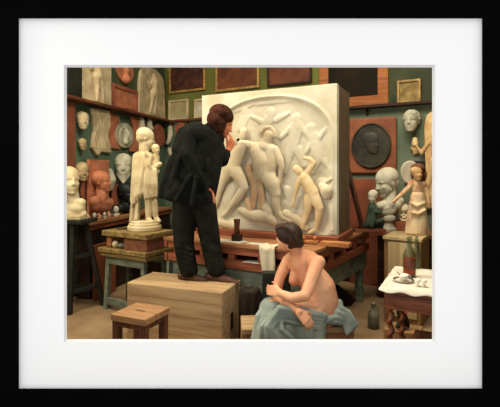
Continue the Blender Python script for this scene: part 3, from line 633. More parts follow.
tag(obj('wide_board', tq(-.04, TW+.01, -.02, .42, .622, .665), M_board, bevel=.005), 'lower of the two thick boards stacked on the trestle', 'board')
tag(obj('wide_board', tq(-.0, TW+.01, -.0, .42, .795, TZ), M_board, bevel=.005), 'upper thick board on the trestle, carrying the pale statue', 'board')
tag(obj('brick_block', tq(.30, TW-.02, .03, .40, .666, .794), wood('brick_red', (134,86,62), (104,64,46), 'x'), bevel=.006), 'red-brown block wedged between the two trestle boards', 'block')
tag(obj('brick_block', tq(.02, .09, .04, .3, .666, .794), M_ginger, bevel=.02), 'ginger block at the left between the two trestle boards', 'block')
c = T0+td*.155+ts*.05+Vector((0,0,.705)); tag(obj('plaster_ball', ell(c, (.035,.035,.039)), M_plaster2, smooth=True), 'small white ball between the two trestle boards', 'ball')
c = T0+td*.24+ts*.06+Vector((0,0,.698)); tag(blob('grey_stone', [ell(c, (.05,.035,.03)), ell(c+Vector((.03,0,-.008)), (.04,.03,.02))], M_stone, vox=.006), 'small grey stone between the two trestle boards', 'stone')
c = T0+td*.14+ts*.16+Vector((0,0,TZ)); 
for k in range(3):
    p = c+td*(.03*k)+ts*(.03*k); tag(obj('modelling_tool', cap(p+Vector((-.05,-.02,.009)), .006, p+Vector((.06,.02,.009)), .008), M_dark, smooth=True), 'thin dark modelling tools lying at the statue\'s foot', 'tool', 'modelling tools by the statue')

# statue: draped youth with a child-like bundle on his arm, seen from the side
SC = T0+td*.33+ts*.22; SCd = SC.y
sx0 = CX+SC.x/SCd*F; k_ = SCd/F; shx = 144.5-sx0
SCx = (144.5-CX)/F*SCd
st = thing('plaster_statue', 'cream plaster statue of a draped youth on a round base, on the trestle boards', 'statue', (SCx, SCd, TZ))
obj('statue_base', lathe((SCx,SCd,TZ+.0005), [(.175,0),(.18,.015),(.18,.045),(.165,.055),(.165,.07),(.15,.08),(.145,.10),(.12,.105)], 40), M_plaster2, st, smooth=False, bevel=.003)
def sp(a, b, c=0): return at(a, b, SCd+c)
def kc(L): return px_caps(sp, [[(a,b,c,r*k_) for a,b,c,r in ch] for ch in L])
it, br = head(sp(146,138.5), 21*k_, yaw=112, pitch=14, neck=False, hair='short')
body = it + kc([[(144,145,0,5.2),(144,153,0,5.2)], [(138,156,.02,4.5),(151,157,-.02,4.5)], [(144,158,0,8.0),(144,172,0,8),(144,186,0,8.5)],
  [(151,158,-.06,3.4),(156,167,-.09,2.9),(160,164,-.11,2.3)], [(152,164,-.04,3.4),(157,171,-.08,2.8)], [(148,186,0,6.0),(149,200,-.01,4.6),(148.5,218,-.0,2.9)], [(148,219,0,2.6),(152,222,-.06,2.2)], [(146,190,.03,6),(154,203,-.0,3.8),(156,218,.02,2.6),(159,221,-.02,2.2)]])
blob('body', body, M_plaster2, st, vox=.008, sm=2, brushes=br)
folds = kc([[(137,157,.0,4.5),(135.5,180,.0,4.5),(134.5,200,0,4.5)], [(141,160,-.0,6),(139,190,-.0,6)]])
for k in range(6):
    a = 132.5+k*2.5; folds += kc([[(min(a+5,149),155,-.08+.012*abs(k-3),1.5),(a+1.0,176,-.105+.014*abs(k-3),1.7+.5*(k%2)),(a-.5,198-k*1.5,-.10+.014*abs(k-3),1.9),(a-.8+.4*k,206-k*3,-.07,1.1)]])
for k in range(5):
    folds += kc([[(144+k*2.0,158,-.08,1.4),(147+k*2.2,170,-.11,1.5),(146+k*2.6,184,-.10,1.6+.4*(k%2)),(145+k*2.8,198-k*.6,-.07,1.5)]])
folds += kc([[(147,153,-.09,2.0),(151,157,-.11,2.2),(149,165,-.12,2.2),(153,172,-.1,1.8)], [(150,178,0,7.5),(150,193,0,8)]])
blob('drapery', folds, M_plaster2, st, vox=.0065, sm=2)
it, br = head(sp(156,149.5,-.05), 11*k_, yaw=40, neck=True)
blob('held_bundle', it + kc([[(156,156,-.05,3.4),(156,164,-.06,3.8)]]), M_plaster2, st, vox=.006, sm=3, brushes=br)
# tree stump support
blob('stump', kc([[(137,190,.02,4.5),(135.5,205,.02,5),(134.5,221,.02,5.5)], [(138,192,-.04,1.6),(136,219,-.06,1.8)], [(134,196,-.03,1.6),(131,220,-.04,1.8)]]), M_plaster2, st, vox=.009, sm=2)

# ================================================================ LEFT: bust on its stand
c = Vector((-1.90,4.55,0)); ZS = .97
t = thing('sculpture_stand', 'black three-legged sculpture stand at the far left, holding the white bust', 'stand', c)
obj('stand_top', box(c+Vector((0,0,ZS-.02)), (.36,.32,.04), R(-12)), M_black, t, bevel=.006)
feet = [Vector((-1.87,4.36,0)), Vector((-1.63,4.66,0)), Vector((-2.08,4.66,0))]
tops = [c+Vector((.02,-.1,ZS-.04)), c+Vector((.1,.05,ZS-.04)), c+Vector((-.1,.07,ZS-.04))]
for a, b in zip(feet, tops): obj('leg', beam(a+Vector((0,0,0)), b, .045, .045, up=(1,0,0)), M_black, t, bevel=.003)
for f in (.24, .62):
    for i in range(3): obj('crossbar', beam(feet[i].lerp(tops[i], f), feet[(i+1)%3].lerp(tops[(i+1)%3], f), .035, .035), M_black, t)
obj('post', cap(c+Vector((0,0,.22)), .02, c+Vector((0,0,ZS-.05)), .02), M_black, t, smooth=True)
kb = 4.55/F; bp = lambda a,b,c_=0: at(a,b,4.55+c_)
it, br = head(bp(69.5,181), 29*kb, yaw=42, neck=False)
def bc(L): return px_caps(bp, [[(a,b,c_,r*kb) for a,b,c_,r in ch] for ch in L])
it += bc([[(71.5,188,.03,6),(73,200,.03,6.6)], [(66,205,.06,6.5),(81,203,-.0,5)], [(66,209,.04,7.5),(79,208,-.0,6.5)], [(67,213,0,6),(83,214,-.0,4)]])
t = thing('plaster_bust', 'white plaster bust of a man at the far left edge, on the black stand', 'bust', (-1.90,4.55,ZS+.001))
blob('bust_figure', it, M_plaster2, t, vox=.009, sm=3, brushes=br)
obj('bust_foot', box((-1.90,4.55,ZS+.022), (.24,.18,.042), R(-12)), M_plaster2, t, bevel=.006)
# counter along the left wall
CZ = .907; cw = .33
u0, u1 = WL.u(Vector((-1.84,4.80,0))), -.35
t = thing('cast_counter', 'narrow red-brown counter along the left wall crowded with casts', 'counter', WL.w((u0+u1)/2, .17, 0), WL.a)
obj('counter_top', prism(WL, rect(u0,u1,CZ-.04,CZ), .03, cw), M_deskt, t, bevel=.004)  # lighter wood here puts the light on the counter top into the colour
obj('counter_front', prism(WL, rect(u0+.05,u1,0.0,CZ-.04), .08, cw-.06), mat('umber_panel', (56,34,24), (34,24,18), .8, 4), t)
obj('counter_rail', prism(WL, rect(u0+.02,u1,CZ-.10,CZ-.041), cw-.055, cw-.03), M_desk, t)
tag(obj('tall_board', prism(WL, rect(u0+.0,u0+.42,.002,.64), cw+.01, cw+.035), mat('orange_panel', (158,90,58), (122,66,44), .7, 3), bevel=.003), 'orange-brown board leaning against the counter behind the black stand', 'board')
# terracotta profile bust on a panel
pl2 = Plane(*(WL.w(0,.17,0).xy), 62)
t = thing('terracotta_bust', 'orange terracotta bust in profile against its slab, on the left counter', 'bust', WL.w(WL.u(WL.hit(99,205,.17)), .17, CZ), WL.a)
u0_,u1_,z0_,z1_ = span(WL, 88, 108, 160, 200, .10); 
obj('back_slab', prism(WL, rect(u0_,u1_,CZ+.002,z1_), .08, .115), M_terra, t, bevel=.004)
hd = WL.hit(102, 182, .20); kk = hd.y/F
it, br = head(hd+Vector((0,0,.0)), 21.5*kk, yaw=74+14, neck=True, hair='bun')
TB = lambda a,b,c_=0: WL.hit(a,b,.20+c_)
it += px_caps(TB, [[(a,b,c_,r*kk) for a,b,c_,r in ch] for ch in ([(102,192,0,5),(101,198,0,6)], [(95,202,0,6),(108,203,0,6)], [(96,206,0,6),(107,207,0,5)])])
blob('bust_figure', it, M_terra, t, vox=.01, sm=3, brushes=br)
# bearded white head on the wall/counter, dark bust under it
mask(WL, 123.5, 166.5, 26, M_plgrey, 'bearded pale plaster mask hanging above the dark bust', yaw=-24, beard=True, off=.09, hair='short')
dp = WL.hit(127, 193, .18); kk = dp.y/F
it, br = head(dp, 22*kk, yaw=60, neck=True)
it += px_caps(lambda a,b,c_: WL.hit(a,b,.18+c_), [[(a,b,c_,r*kk) for a,b,c_,r in ch] for ch in ([(127,202,0,4.5),(127,207,0,6)], [(121,208,0,4),(133,208,0,4)])])
t = tag(blob('dark_bust', it, mat('dark_bust_paint', (34,40,38), (20,24,24), .5, 8), vox=.01, brushes=br, sm=3), 'dark bronze-coloured bust on the left counter behind the statue', 'bust')
limb_ = px_caps(lambda a,b,c_: WL.hit(a,b,.05+c_), [[(109.5,172,0,.05),(111,180,.02,.07),(110,188,0,.05)]])
tag(blob('small_mask', limb_, M_plgrey, vox=.01), 'small pale cast on the left wall between the terracotta bust and the bearded mask', 'cast')
tag(obj('red_board', prism(WL, rect(*span(WL,112,120,184,205,.05)), .04, .06), M_terra2, bevel=.003), 'small red board behind the pale studies on the left counter', 'board')
FIG = [(89.5,211,.8,'pinkish study nearest the black stand'),(94.5,211,1.0,'first pale figurine in front of the terracotta bust'),(99.5,211,.95,'squat figurine in front of the terracotta bust'),(104.5,210.5,.9,'pale figurine below the terracotta chin'),(109,209.5,1.0,'upright cup-shaped study right of the terracotta bust'),(116,206,1.5,'largest pale head study, left of the dark bust')]
for k, (px, py, s, lb) in enumerate(FIG):
    p = WL.hit(px, py, .26); p.z = CZ+.001; s *= .75
    if k % 2: it = [ell(p+Vector((0,0,.075*s)), (.035*s,.035*s,.045*s)), cap(p+Vector((0,0,.01)), .03*s, p+Vector((0,0,.05*s)), .016*s), cap(p+Vector((-.03*s,0,.02*s)), .015*s, p+Vector((.03*s,0,.02*s)), .015*s)]
    else: it = [cap(p+Vector((-.02*s,0,.02*s)), .02*s, p+Vector((.03*s,0,.05*s)), .018*s), ell(p+Vector((-.01*s,0,.08*s)), (.025*s,.025*s,.03*s)), cap(p+Vector((0,0,.02*s)), .03*s, p+Vector((0,0,.06*s)), .022*s)]
    tag(blob('plaster_study', it, M_plgrey if k % 2 else mat('pink_plaster', (196,150,116), (150,104,78), .8, 12), vox=.006, sm=2), lb+' on the left counter', 'figurine', 'small studies on the left counter')
# back table in the corner
u0,u1 = .60, 1.6
t = thing('corner_table', 'red-brown table against the teal back wall behind the statue', 'table', WB.w(.9,.3,0), WB.a)
obj('table_top', prism(WB, rect(u0+.05,u1,.84,.885), .05, .6), M_desk, t, bevel=.004); obj('table_apron', prism(WB, rect(u0+.1,u1-.05,.74,.839), .54, .57), M_terra2, t)
for u in (u0+.14, u1-.08):
    for o_ in (.1,.55): obj('leg', prism(WB, rect(u-.03,u+.03,0,.84), o_-.03, o_+.0), M_dark, t)
p = WB.w(.62,.42,.886)
tag(blob('star_cast', [cap(p+Vector((0,0,.03)), .03, p+Vector((.1,0,.12)), .035), cap(p+Vector((.2,0,.02)), .03, p+Vector((.1,0,.12)), .035), cap(p+Vector((.1,0,.12)), .03, p+Vector((.02,0,.2)), .02), cap(p+Vector((.1,0,.12)), .03, p+Vector((.2,0,.2)), .02), cap(p+Vector((.05,0,.02)), .02, p+Vector((.3,0,.02)), .02)], M_pltan, vox=.01), 'pale plaster foot fragment on the corner table right of the statue', 'cast')

# ================================================================ RIGHT: side table, bust, skull, crate, figure
t = thing('side_table', 'brown side table along the back wall carrying the pale bust', 'table', WB.w(4.15,.35,0), WB.a)
SZT = .78
obj('table_top', prism(WB, rect(3.64,4.7,SZT-.04,SZT), .08, .6), M_desk, t, bevel=.004)
obj('table_panel', prism(WB, rect(3.68,4.66,.0,SZT-.041), .12, .52), M_dark, t)
kq = 4.97/F; qp = lambda a,b,c_=0: at(a,b,4.97+c_)
t = thing('plaster_bust', 'pale plaster bust looking down to the left, on its pedestal by the skull', 'bust', (qp(387,231).x,4.97,SZT))
it, br = head(qp(386,182.5), 28.5*kq, yaw=-72, pitch=16, neck=False, hair='short', nose=.9)
it += px_caps(qp, [[(a,b,c_,r*kq) for a,b,c_,r in ch] for ch in ([(390,192,.02,6),(389,203,0,7)], [(380,206,-.04,4.5),(399,201,.05,5)], [(384,208,-.02,5.5),(396,205,.02,5.5)], [(384,211,-.02,5),(391,210,.0,5)])])
M_bustp = mat('plaster_bust_pale', (230,224,200), (204,196,168), .8, 8, bump=.1)
blob('bust_figure', it, M_bustp, t, vox=.008, sm=2, brushes=br)
pz = SZT+.001; h0 = qp(388,212).z-pz
obj('bust_pedestal', lathe((qp(388,212).x,4.97,pz), [(.10,0),(.10,.03),(.07,.05),(.06,h0*.4),(.055,h0*.5),(.085,h0*.6),(.085,h0*.75),(.06,h0*.85),(.07,h0)], 24), M_plgrey, t, bevel=.002, label='turned plaster pedestal')
# ball head + kneeling green figure on plank
c = at(371,229,4.66); c.z = BZ
cc = dk(0,0); 
tag(obj('small_plank', box((c.x-.03,c.y-.02,BZ+.018), (.34,.14,.034), R(0)), M_desk, bevel=.004), 'short dark plank at the far right corner of the bench', 'plank')
kg = 4.64/F; gp = lambda a,b,c_=0: at(a,b,4.64+c_)
t = thing('kneeling_statuette', 'dark green kneeling statuette in front of the pale bust', 'statuette', (c.x,4.64,BZ+.036))
def gc(L): return px_caps(gp, [[(a,b,c_,r*kg) for a,b,c_,r in ch] for ch in L])
blob('kneeling_body', gc([[(372,206,0,4),(373,214,0,5.5),(371,222,0,6)], [(375,208,-.03,2.4),(380,213,-.05,2.2),(376,212,-.06,1.8)], [(372,222,0,4.5),(381,221,-.03,3.4),(381,227.5,-.0,2.2)], [(371,224,0,4.5),(361,227,.02,2.8)], [(366,226,.03,3.5),(378,227.5,.03,2.4)], [(370,208,-.03,2),(367,225,-.04,2.2)], [(374,208,-.04,1.8),(372,226,-.06,2.2)]]), M_green, t, vox=.007)
it, br = head(gp(372.5,196.5), 13*kg, yaw=-50, pitch=12, neck=True, hair='short')
blob('head', it, M_bustp, t, vox=.006, brushes=br, label='pale head of the kneeling statuette')
# skull in a shallow box
sp_ = WB.hit(403.3, 221, .27); sp_.z = 0
tag(obj('red_box', box((sp_.x,sp_.y,SZT+.055), (.18,.2,.108), WB.a), M_terra2, bevel=.004), 'low red box under the skull on the side table', 'box')
ks = sp_.y/F; cz = SZT+.11
def skull(c, H, yaw):
    M = Matrix.Translation(Vector(c)) @ Matrix.Rotation(R(yaw), 4, 'Z') @ Matrix.Scale(H, 4)
    it = [ell((0,.12,.12), (.36,.48,.36)), ell((0,-.2,-.02), (.27,.16,.2)), cap((-.26,-.16,-.08), .06, (.26,-.16,-.08), .06), cap((0,-.22,-.1), .14, (0,-.27,-.22), .12), cap((-.24,-.0,-.2), .05, (-.12,-.26,-.42), .06), cap((.24,-.0,-.2), .05, (.12,-.26,-.42), .06), cap((-.1,-.29,-.42), .06, (.1,-.29,-.42), .06), cap((-.1,-.3,-.3), .04, (.1,-.3,-.3), .04)]
    R3 = M.to_3x3(); br = []
    for s_ in (-.14,.14): br.append((M @ Vector((s_,-.36,-.02)), .095*H, R3 @ Vector((0,.26,0))))
    br.append((M @ Vector((0,-.38,-.17)), .05*H, R3 @ Vector((0,.18,0))))
    return remesh(join(*[xf(i, M) for i in it]), H*.025, 3, br)
H = 18*ks
tag(obj('skull', skull((sp_.x,sp_.y-.02,cz+.47*H), H, -20), M_bone, smooth=True), 'yellowed human skull between the bust and the robed figure', 'skull')
# crate
k0 = Vector((1.32,4.14,0)); kd = Vector((math.cos(R(-34)), math.sin(R(-34)), 0)); kz = Vector((math.cos(R(57)), math.sin(R(57)), 0)); KZ = .85; KW = .345; KD = .42
t = thing('wooden_crate', 'tall pale wooden crate behind the white-clothed table, holding up the robed figure', 'crate', k0+kd*.17+kz*.2, R(-34))
obj('crate_body', quad(k0+kz*.01, k0+kd*KW+kz*.01, k0+kd*KW+kz*KD, k0+kz*KD, .002, KZ-.03), M_cratef, t, bevel=.003)
obj('crate_lid', quad(k0-kd*.01-kz*.01, k0+kd*(KW+.01)-kz*.01, k0+kd*(KW+.01)+kz*(KD+.01), k0-kd*.01+kz*(KD+.01), KZ-.03, KZ), M_crate, t, bevel=.003)
obj('front_panel', quad(k0+kd*.04-kz*.004, k0+kd*.31-kz*.004, k0+kd*.31+kz*.012, k0+kd*.04+kz*.012, .08, KZ-.05), M_crate, t, bevel=.004, label='pale front panel')
# robed figure with halo
fd = 4.24; kf = fd/F; fp = lambda a,b,c_=0: at(a,b,fd+c_)
base = fp(417.5,0); base.z = KZ
def fcx(L): return px_caps(fp, [[(a,b,c_,r*kf) for a,b,c_,r in ch] for ch in L])
t = thing('robed_statuette', 'painted statuette of a robed woman with outstretched arm, standing on the crate', 'statuette', base)
it, br = head(fp(417,173.5,-.03), 15*kf, yaw=8, neck=True, hair='bun')
blob('head', it, M_patina, t, vox=.006, brushes=br, label='face with reddish brown hair')
blob('hair', [ell(fp(418,168,-.0), (7*kf,7*kf,5*kf)), ell(fp(418,173,.03), (7.5*kf,5*kf,8.5*kf)), ell(fp(424,175,.0), (2.6*kf,4*kf,6*kf))], mat('auburn', (122,74,44), (86,50,30), .7, 20), t, vox=.006)
blob('torso', fcx([[(412,184,0,4),(423,185,0,4)], [(417,185,0,6),(417,194,0,5.5),(417,202,0,6.5)], [(411,185,-.0,3),(403,193,-.02,2.3),(395,200,-.04,1.7)], [(395,200,-.04,1.8),(393,202,-.05,1.5)], [(424,186,0,3),(428,196,-.02,2.6),(429,207,-.02,2.1)]]), mat('painted_bodice', (222,188,140), (184,112,84), .7, 22, lo=.45, hi=.7), t, vox=.007)
rb = fcx([[(417,196,0,7),(417,208,0,8.5),(417,222,0,10),(417,232,0,10)]])
for k in range(11):
    a = (k-5)/5; rb += fcx([[(417+a*5.5,198,-.05*(1-a*a),1.3),(417+a*8,212,-.07*(1-a*a),1.6),(417+a*10.5,233,-.09*(1-a*a),1.9)]])
rb += fcx([[(411,203,-.06,1.6),(417,206,-.09,1.8),(424,203,-.06,1.6)], [(410,212,-.08,1.3),(418,214,-.1,1.6),(425,210,-.08,1.4)]])
V, Fs = remesh(join(*rb), .007, 2); A = np.array(V); A[:,2] = np.maximum(A[:,2], KZ+.001)
obj('robe', (A.tolist(), Fs), mat('cream_robe', (226,202,160), (206,160,120), .8, 9, lo=.45, hi=.75), t, smooth=True, label='cream robe falling in folds')
pos = fp(410,172.5,.05)
obj('halo', [rings([[pos+Vector((9.5*kf*math.cos(a)*s, y, 12*kf*math.sin(a)*s)) for a in [2*math.pi*i/36 for i in range(36)]] for s, y in ((.9,-.012),(1,-.004),(1,.01),(.9,.016))])][0], M_plaster, t, smooth=False, label='round white halo')

# ================================================================ WHITE-CLOTHED TABLE
Q0 = Vector((.885,2.86,0)); qd = Vector((math.cos(R(-27)), math.sin(R(-27)), 0)); qs = Vector((-qd.y, qd.x, 0)); QZ = .695; QW = .60; QD = .72
def qw(a, b, z): v = Q0+qd*a+qs*b; return Vector((v.x,v.y,z))
def qq(a, b, c_, d, z0, z1): return quad(qw(a,c_,0), qw(b,c_,0), qw(b,d,0), qw(a,d,0), z0, z1)
t = thing('carved_table', 'dark mahogany table with barley-twist legs at the lower right', 'table', qw(QW/2,QD/2,0), R(-27))
obj('table_top', qq(0, QW, 0, QD, QZ-.025, QZ), M_tabw, t, bevel=.006)
for nm, v in (('apron', qq(.03,QW-.03,.03,.05,QZ-.145,QZ-.025)), ('apron', qq(.03,QW-.03,QD-.05,QD-.03,QZ-.145,QZ-.025)), ('apron', qq(.03,.05,.05,QD-.05,QZ-.145,QZ-.025)), ('apron', qq(QW-.05,QW-.03,.05,QD-.05,QZ-.145,QZ-.025))): obj(nm, v, M_tabw, t, bevel=.003)
obj('apron_moulding', qq(.09,QW-.09,.02,.03,QZ-.125,QZ-.045), M_tabw, t, bevel=.006)
obj('apron_moulding', qq(.02,.03,.09,QD-.09,QZ-.125,QZ-.045), M_tabw, t, bevel=.006)
for a in (.06, QW-.06):
    for b in (.06, QD-.06):
        p = qw(a,b,0); lg = obj('leg', join(twist(p+Vector((0,0,.13)), p+Vector((0,0,QZ-.145)), .021, .0085, 4.5), box(p+Vector((0,0,.07)), (.055,.055,.12), R(-27)), lathe(p, [(.02,0),(.028,.005),(.02,.012)], 12)), M_tabz, t, smooth=False)
        for pg in lg.data.polygons: pg.use_smooth = len(pg.vertices) == 4 and pg.index < 49*12
for b in (.06, QD-.06): obj('stretcher', beam(qw(.06,b,.09), qw(QW-.06,b,.09), .03, .035), M_tabw, t, bevel=.003)
obj('stretcher', beam(qw(.06,.06,.09), qw(.06,QD-.06,.09), .03, .035), M_tabw, t, bevel=.003)
def cloth():
    n, m = 44, 44; V = []; Fs = []
    ov = .022
    for side in (0, 1):
        for i in range(n):
            for j in range(m):
                a = -ov+(QW+2*ov)*i/(n-1); b = -ov+(QD+2*ov)*j/(m-1)
                e_ = max(-a, a-QW, -b, b-QD, 0); z = QZ+.004
                if e_ > .004: z -= (e_-.004)*(1.0+.35*math.sin((a+b)*40))+ .0
                aa = min(max(a,-.008-.004*math.sin(b*34)), QW+.008); bb = min(max(b,-.008-.004*math.sin(a*34)), QD+.008)
                V.append(qw(aa, bb, z - (.0025 if side else 0)))
    for s in (0,1):
        for i in range(n-1):
            for j in range(m-1):
                q = [s*n*m+i*m+j, s*n*m+(i+1)*m+j, s*n*m+(i+1)*m+j+1, s*n*m+i*m+j+1]; Fs.append(tuple(q if not s else q[::-1]))
    return V, Fs
tag(obj('tablecloth', cloth(), M_white, smooth=True), 'white cloth lying over the top of the carved table', 'cloth')
CT = QZ+.0045
def onc(px, py): return atz(px, py, CT)
# wine bottle
def bottle(px, py, R0, Hh, liquid, label, name='glass_bottle'):
    p = onc(px, py); t = thing(name, label, 'bottle', p)
    o = [(R0*.9,0),(R0,.01),(R0,Hh*.48),(R0*.93,Hh*.56),(R0*.55,Hh*.70),(R0*.38,Hh*.78),(R0*.36,Hh*.92),(R0*.46,Hh*.94),(R0*.46,Hh)]
    i = [(r-.004, z) for r, z in reversed(o[1:])]
    i[-1] = (R0*.85, .012)
    obj('bottle_glass', lathe(p, o+i, 32), M_glass, t, smooth=True)
    if liquid: obj('wine', lathe(p, [(R0-.008,.016),(R0-.006,.03),(R0-.006,Hh*liquid)], 32), M_wine, t, smooth=False, label='dark red wine')
    return t
bottle(409.5, 276.5, .048, .30, .46, 'clear glass bottle half full of red wine on the white cloth')
bottle(416.5, 268.5, .034, .27, 0, 'slim empty glass bottle just behind the wine bottle')
p = onc(403.5, 281.5)
t = thing('saucer', 'dark-rimmed saucer on the white cloth in front of the wine bottle', 'saucer', p)
sd_ = obj('saucer_dish', lathe(p, [(.035,0),(.04,.003),(.075,.013),(.074,.016),(.05,.009),(.03,.006)], 36), M_ceramic, t, smooth=True)
obj('saucer_rim', lathe(p, [(.056,.0115),(.073,.0178),(.073,.0165),(.056,.0095)], 36, caps=False), M_cerdark, sd_, smooth=True, label='dark patterned rim')
p2 = p+Vector((0,0,.0095))
t = thing('white_cup', 'small white cup with a spoon sitting in the dark-rimmed saucer', 'cup', p2)
obj('cup_bowl', lathe(p2, [(.018,0),(.02,.004),(.033,.02),(.036,.042),(.033,.042),(.029,.02),(.01,.008)], 28), M_ceramic, t, smooth=True)
obj('handle', join(*[cap(p2+Vector((.034+.014*math.sin(a), -.004, .026+.013*math.cos(a))), .003, p2+Vector((.034+.014*math.sin(a+.4), -.004, .026+.013*math.cos(a+.4))), .003, n=8) for a in [k*.4 for k in range(8)]]), M_ceramic, t, smooth=True)
tag(obj('spoon', cap(p2+Vector((-.012,.0,.026)), .003, p2+Vector((-.05,-.01,.062)), .004), M_gilt, smooth=True), 'tiny brass spoon leaning in the small white cup', 'spoon')
for px, py, lb in ((417.5,286.5,'left one of the two small white egg cups by the saucer'),(424,287,'right one of the two small white egg cups by the saucer')):
    p = onc(px, py); tag(obj('egg_cup', lathe(p, [(.016,0),(.018,.004),(.007,.014),(.008,.022),(.019,.034),(.021,.052),(.018,.052),(.014,.034),(.004,.026)], 20), M_ceramic, smooth=True), lb, 'egg cup', 'egg cups')
# clay jug on the floor
p = atz(373.5, 328, 0.0)
t = thing('clay_jug', 'grey-green stoneware jug standing on the floor under the bench\'s right corner', 'jug', p)
obj('jug_body', lathe(p, [(.046,0),(.053,.01),(.054,.12),(.046,.15),(.022,.18),(.018,.2),(.024,.225),(.024,.24),(.016,.24),(.014,.2)], 28), M_stone, t, smooth=True)
obj('handle', join(*[cap(p+Vector((.022+.022*math.sin(a), 0, .185+.028*math.cos(a))), .006, p+Vector((.022+.022*math.sin(a+.45), 0, .185+.028*math.cos(a+.45))), .006, n=8) for a in [k*.45 for k in range(7)]]), M_stone, t, smooth=True)
# dark bird-shaped bundle under the table with pink ribbon
bd_ = 3.62; kh = bd_/F; hp_ = lambda a,b,c_=0: at(a,b,bd_+c_)
def hc(L): return px_caps(hp_, [[(a,b,c_,r*kh) for a,b,c_,r in ch] for ch in L])
st_z = at(402,329,bd_).z
t = thing('low_box', 'low tan box on the floor behind the twisted legs', 'box', (at(406,0,bd_).x, bd_+.05, 0))
obj('box_body', box((at(405,0,bd_).x, bd_+.04, st_z/2), (.3,.22,st_z-.002), R(-27)), M_stool, t, bevel=.006)
t = thing('dark_bundle', 'dark green cloth bundle tied with a pink bow, under the carved table', 'bundle', at(403,329,bd_))
V, Fs = remesh(join(*hc([[(403,311,0,3.6),(402.5,320,0,4.8),(402,324,0,4.2)], [(399,314,0,2.4),(398,309,0,1.6)], [(402,323,0,4),(397,326.5,-.01,2.0)], [(405,318,0,3),(408,326,0,2)]])), .006, 3)
A = np.array(V); A[:,2] = np.maximum(A[:,2], st_z+.001)
obj('bundle_cloth', (A.tolist(), Fs), mat('dark_green_cloth', (30,38,30), (18,22,18), .8, 10), t, smooth=True)
blob('bow', hc([[(404,311,-.035,1.6),(406,313,-.035,1.8)], [(403.5,313.5,-.04,1.2),(402,312,-.04,1.3)]]), M_red, t, vox=.004, label='pink bow')
# low dark wooden footstool at right bottom
f0 = qw(.18,.16,0)
t = thing('footstool', 'low dark red wooden footstool under the carved table', 'stool', f0+Vector((.16,.1,0)), R(-27))
def f_(a,b,z): v = f0+qd*a+qs*b; return Vector((v.x,v.y,z))
obj('seat', quad(f_(0,0,0), f_(.34,0,0), f_(.34,.28,0), f_(0,.28,0), .26, .30), M_tabw, t, bevel=.006)
for a in (.03,.31):
    for b in (.03,.25): obj('leg', beam(f_(a,b,0), f_(a,b,.26), .04, .04, up=(1,0,0)), M_tabz, t, bevel=.004)
obj('apron', quad(f_(.03,.02,0), f_(.31,.02,0), f_(.31,.04,0), f_(.03,.04,0), .18, .26), M_tabw, t)

# ================================================================ BENCH AND SEATED MODEL
n0 = Vector((-.06,3.07,0)); nd = Vector((math.cos(R(3)), math.sin(R(3)), 0)); ns = Vector((-nd.y, nd.x, 0)); NZ = .335; NW = .84; ND = .30
t = thing('low_bench', 'low pale wooden bench under the seated model', 'bench', n0+nd*.42+ns*.16, R(3))
def nq(a, b, c_, d, z0, z1): return quad(n0+nd*a+ns*c_, n0+nd*b+ns*c_, n0+nd*b+ns*d, n0+nd*a+ns*d, z0, z1)
obj('seat', nq(0, NW, 0, ND, NZ-.04, NZ), M_boxw, t, bevel=.006)
for a in (.0, NW-.04): obj('end_panel', nq(a+.0, a+.04, .02, ND-.02, 0, NZ-.04), M_stool, t, bevel=.003)
for b in (.03, ND-.05): obj('apron', nq(.04, NW-.04, b, b+.02, NZ-.13, NZ-.04), M_stool, t)
tag(obj('dark_crate', quad(Vector((.10,3.40,0)), Vector((.33,3.40,0)), Vector((.33,3.50,0)), Vector((.10,3.50,0)), 0, .665), M_black, bevel=.008), 'narrow black crate standing between the model and the bench cloth', 'crate')
# cream cloth hanging from the bench
def hang():
    P = []; n, m = 26, 30; V = []
    for s in (0,1):
        for j in range(m):
            g = j/(m-1)
            for i in range(n):
                f = i/(n-1)
                wdt = .155+.03*math.sin(g*3) - .08*g; x0 = 1.17+.02*math.sin(g*2.3)+.02*g
                a = x0-wdt*.5+wdt*f*1.0
                fold = .007*math.sin(f*11+g*2)*min(1, g*3+.1)
                if g < .25: p = DL+df*a+ds*(.10-.46*g)+Vector((0,0,BZ+.006+.01*math.sin(f*9)))
                else:
                    zz = (g-.25)/.75; p = DL+df*a+ds*(-.017+fold)+Vector((0,0,BZ+.006-zz*(.40+.10*math.sin(f*3.1))))
                V.append(p+(Vector((0,0,.005)) if (s and g < .25) else (-ds*.005 if s else Vector((0,0,0)))))
    Fs = []
    for s in (0,1):
        for j in range(m-1):
            for i in range(n-1):
                q = [s*n*m+j*n+i, s*n*m+j*n+i+1, s*n*m+(j+1)*n+i+1, s*n*m+(j+1)*n+i]; Fs.append(tuple(q[::-1] if s else q))
    E = [(0,i,0,i+1) for i in range(n-1)]
    for i in range(n-1):
        Fs.append(((m-1)*n+i, (m-1)*n+i+1, n*m+(m-1)*n+i+1, n*m+(m-1)*n+i)); Fs.append((i+1, i, n*m+i, n*m+i+1))
    for j in range(m-1):
        Fs.append((j*n, (j+1)*n, n*m+(j+1)*n, n*m+j*n)); Fs.append(((j+1)*n+n-1, j*n+n-1, n*m+j*n+n-1, n*m+(j+1)*n+n-1))
    return V, Fs
tag(obj('hanging_cloth', hang(), M_cream, smooth=True), 'cream cloth hanging over the bench edge behind the model\'s arm', 'cloth')

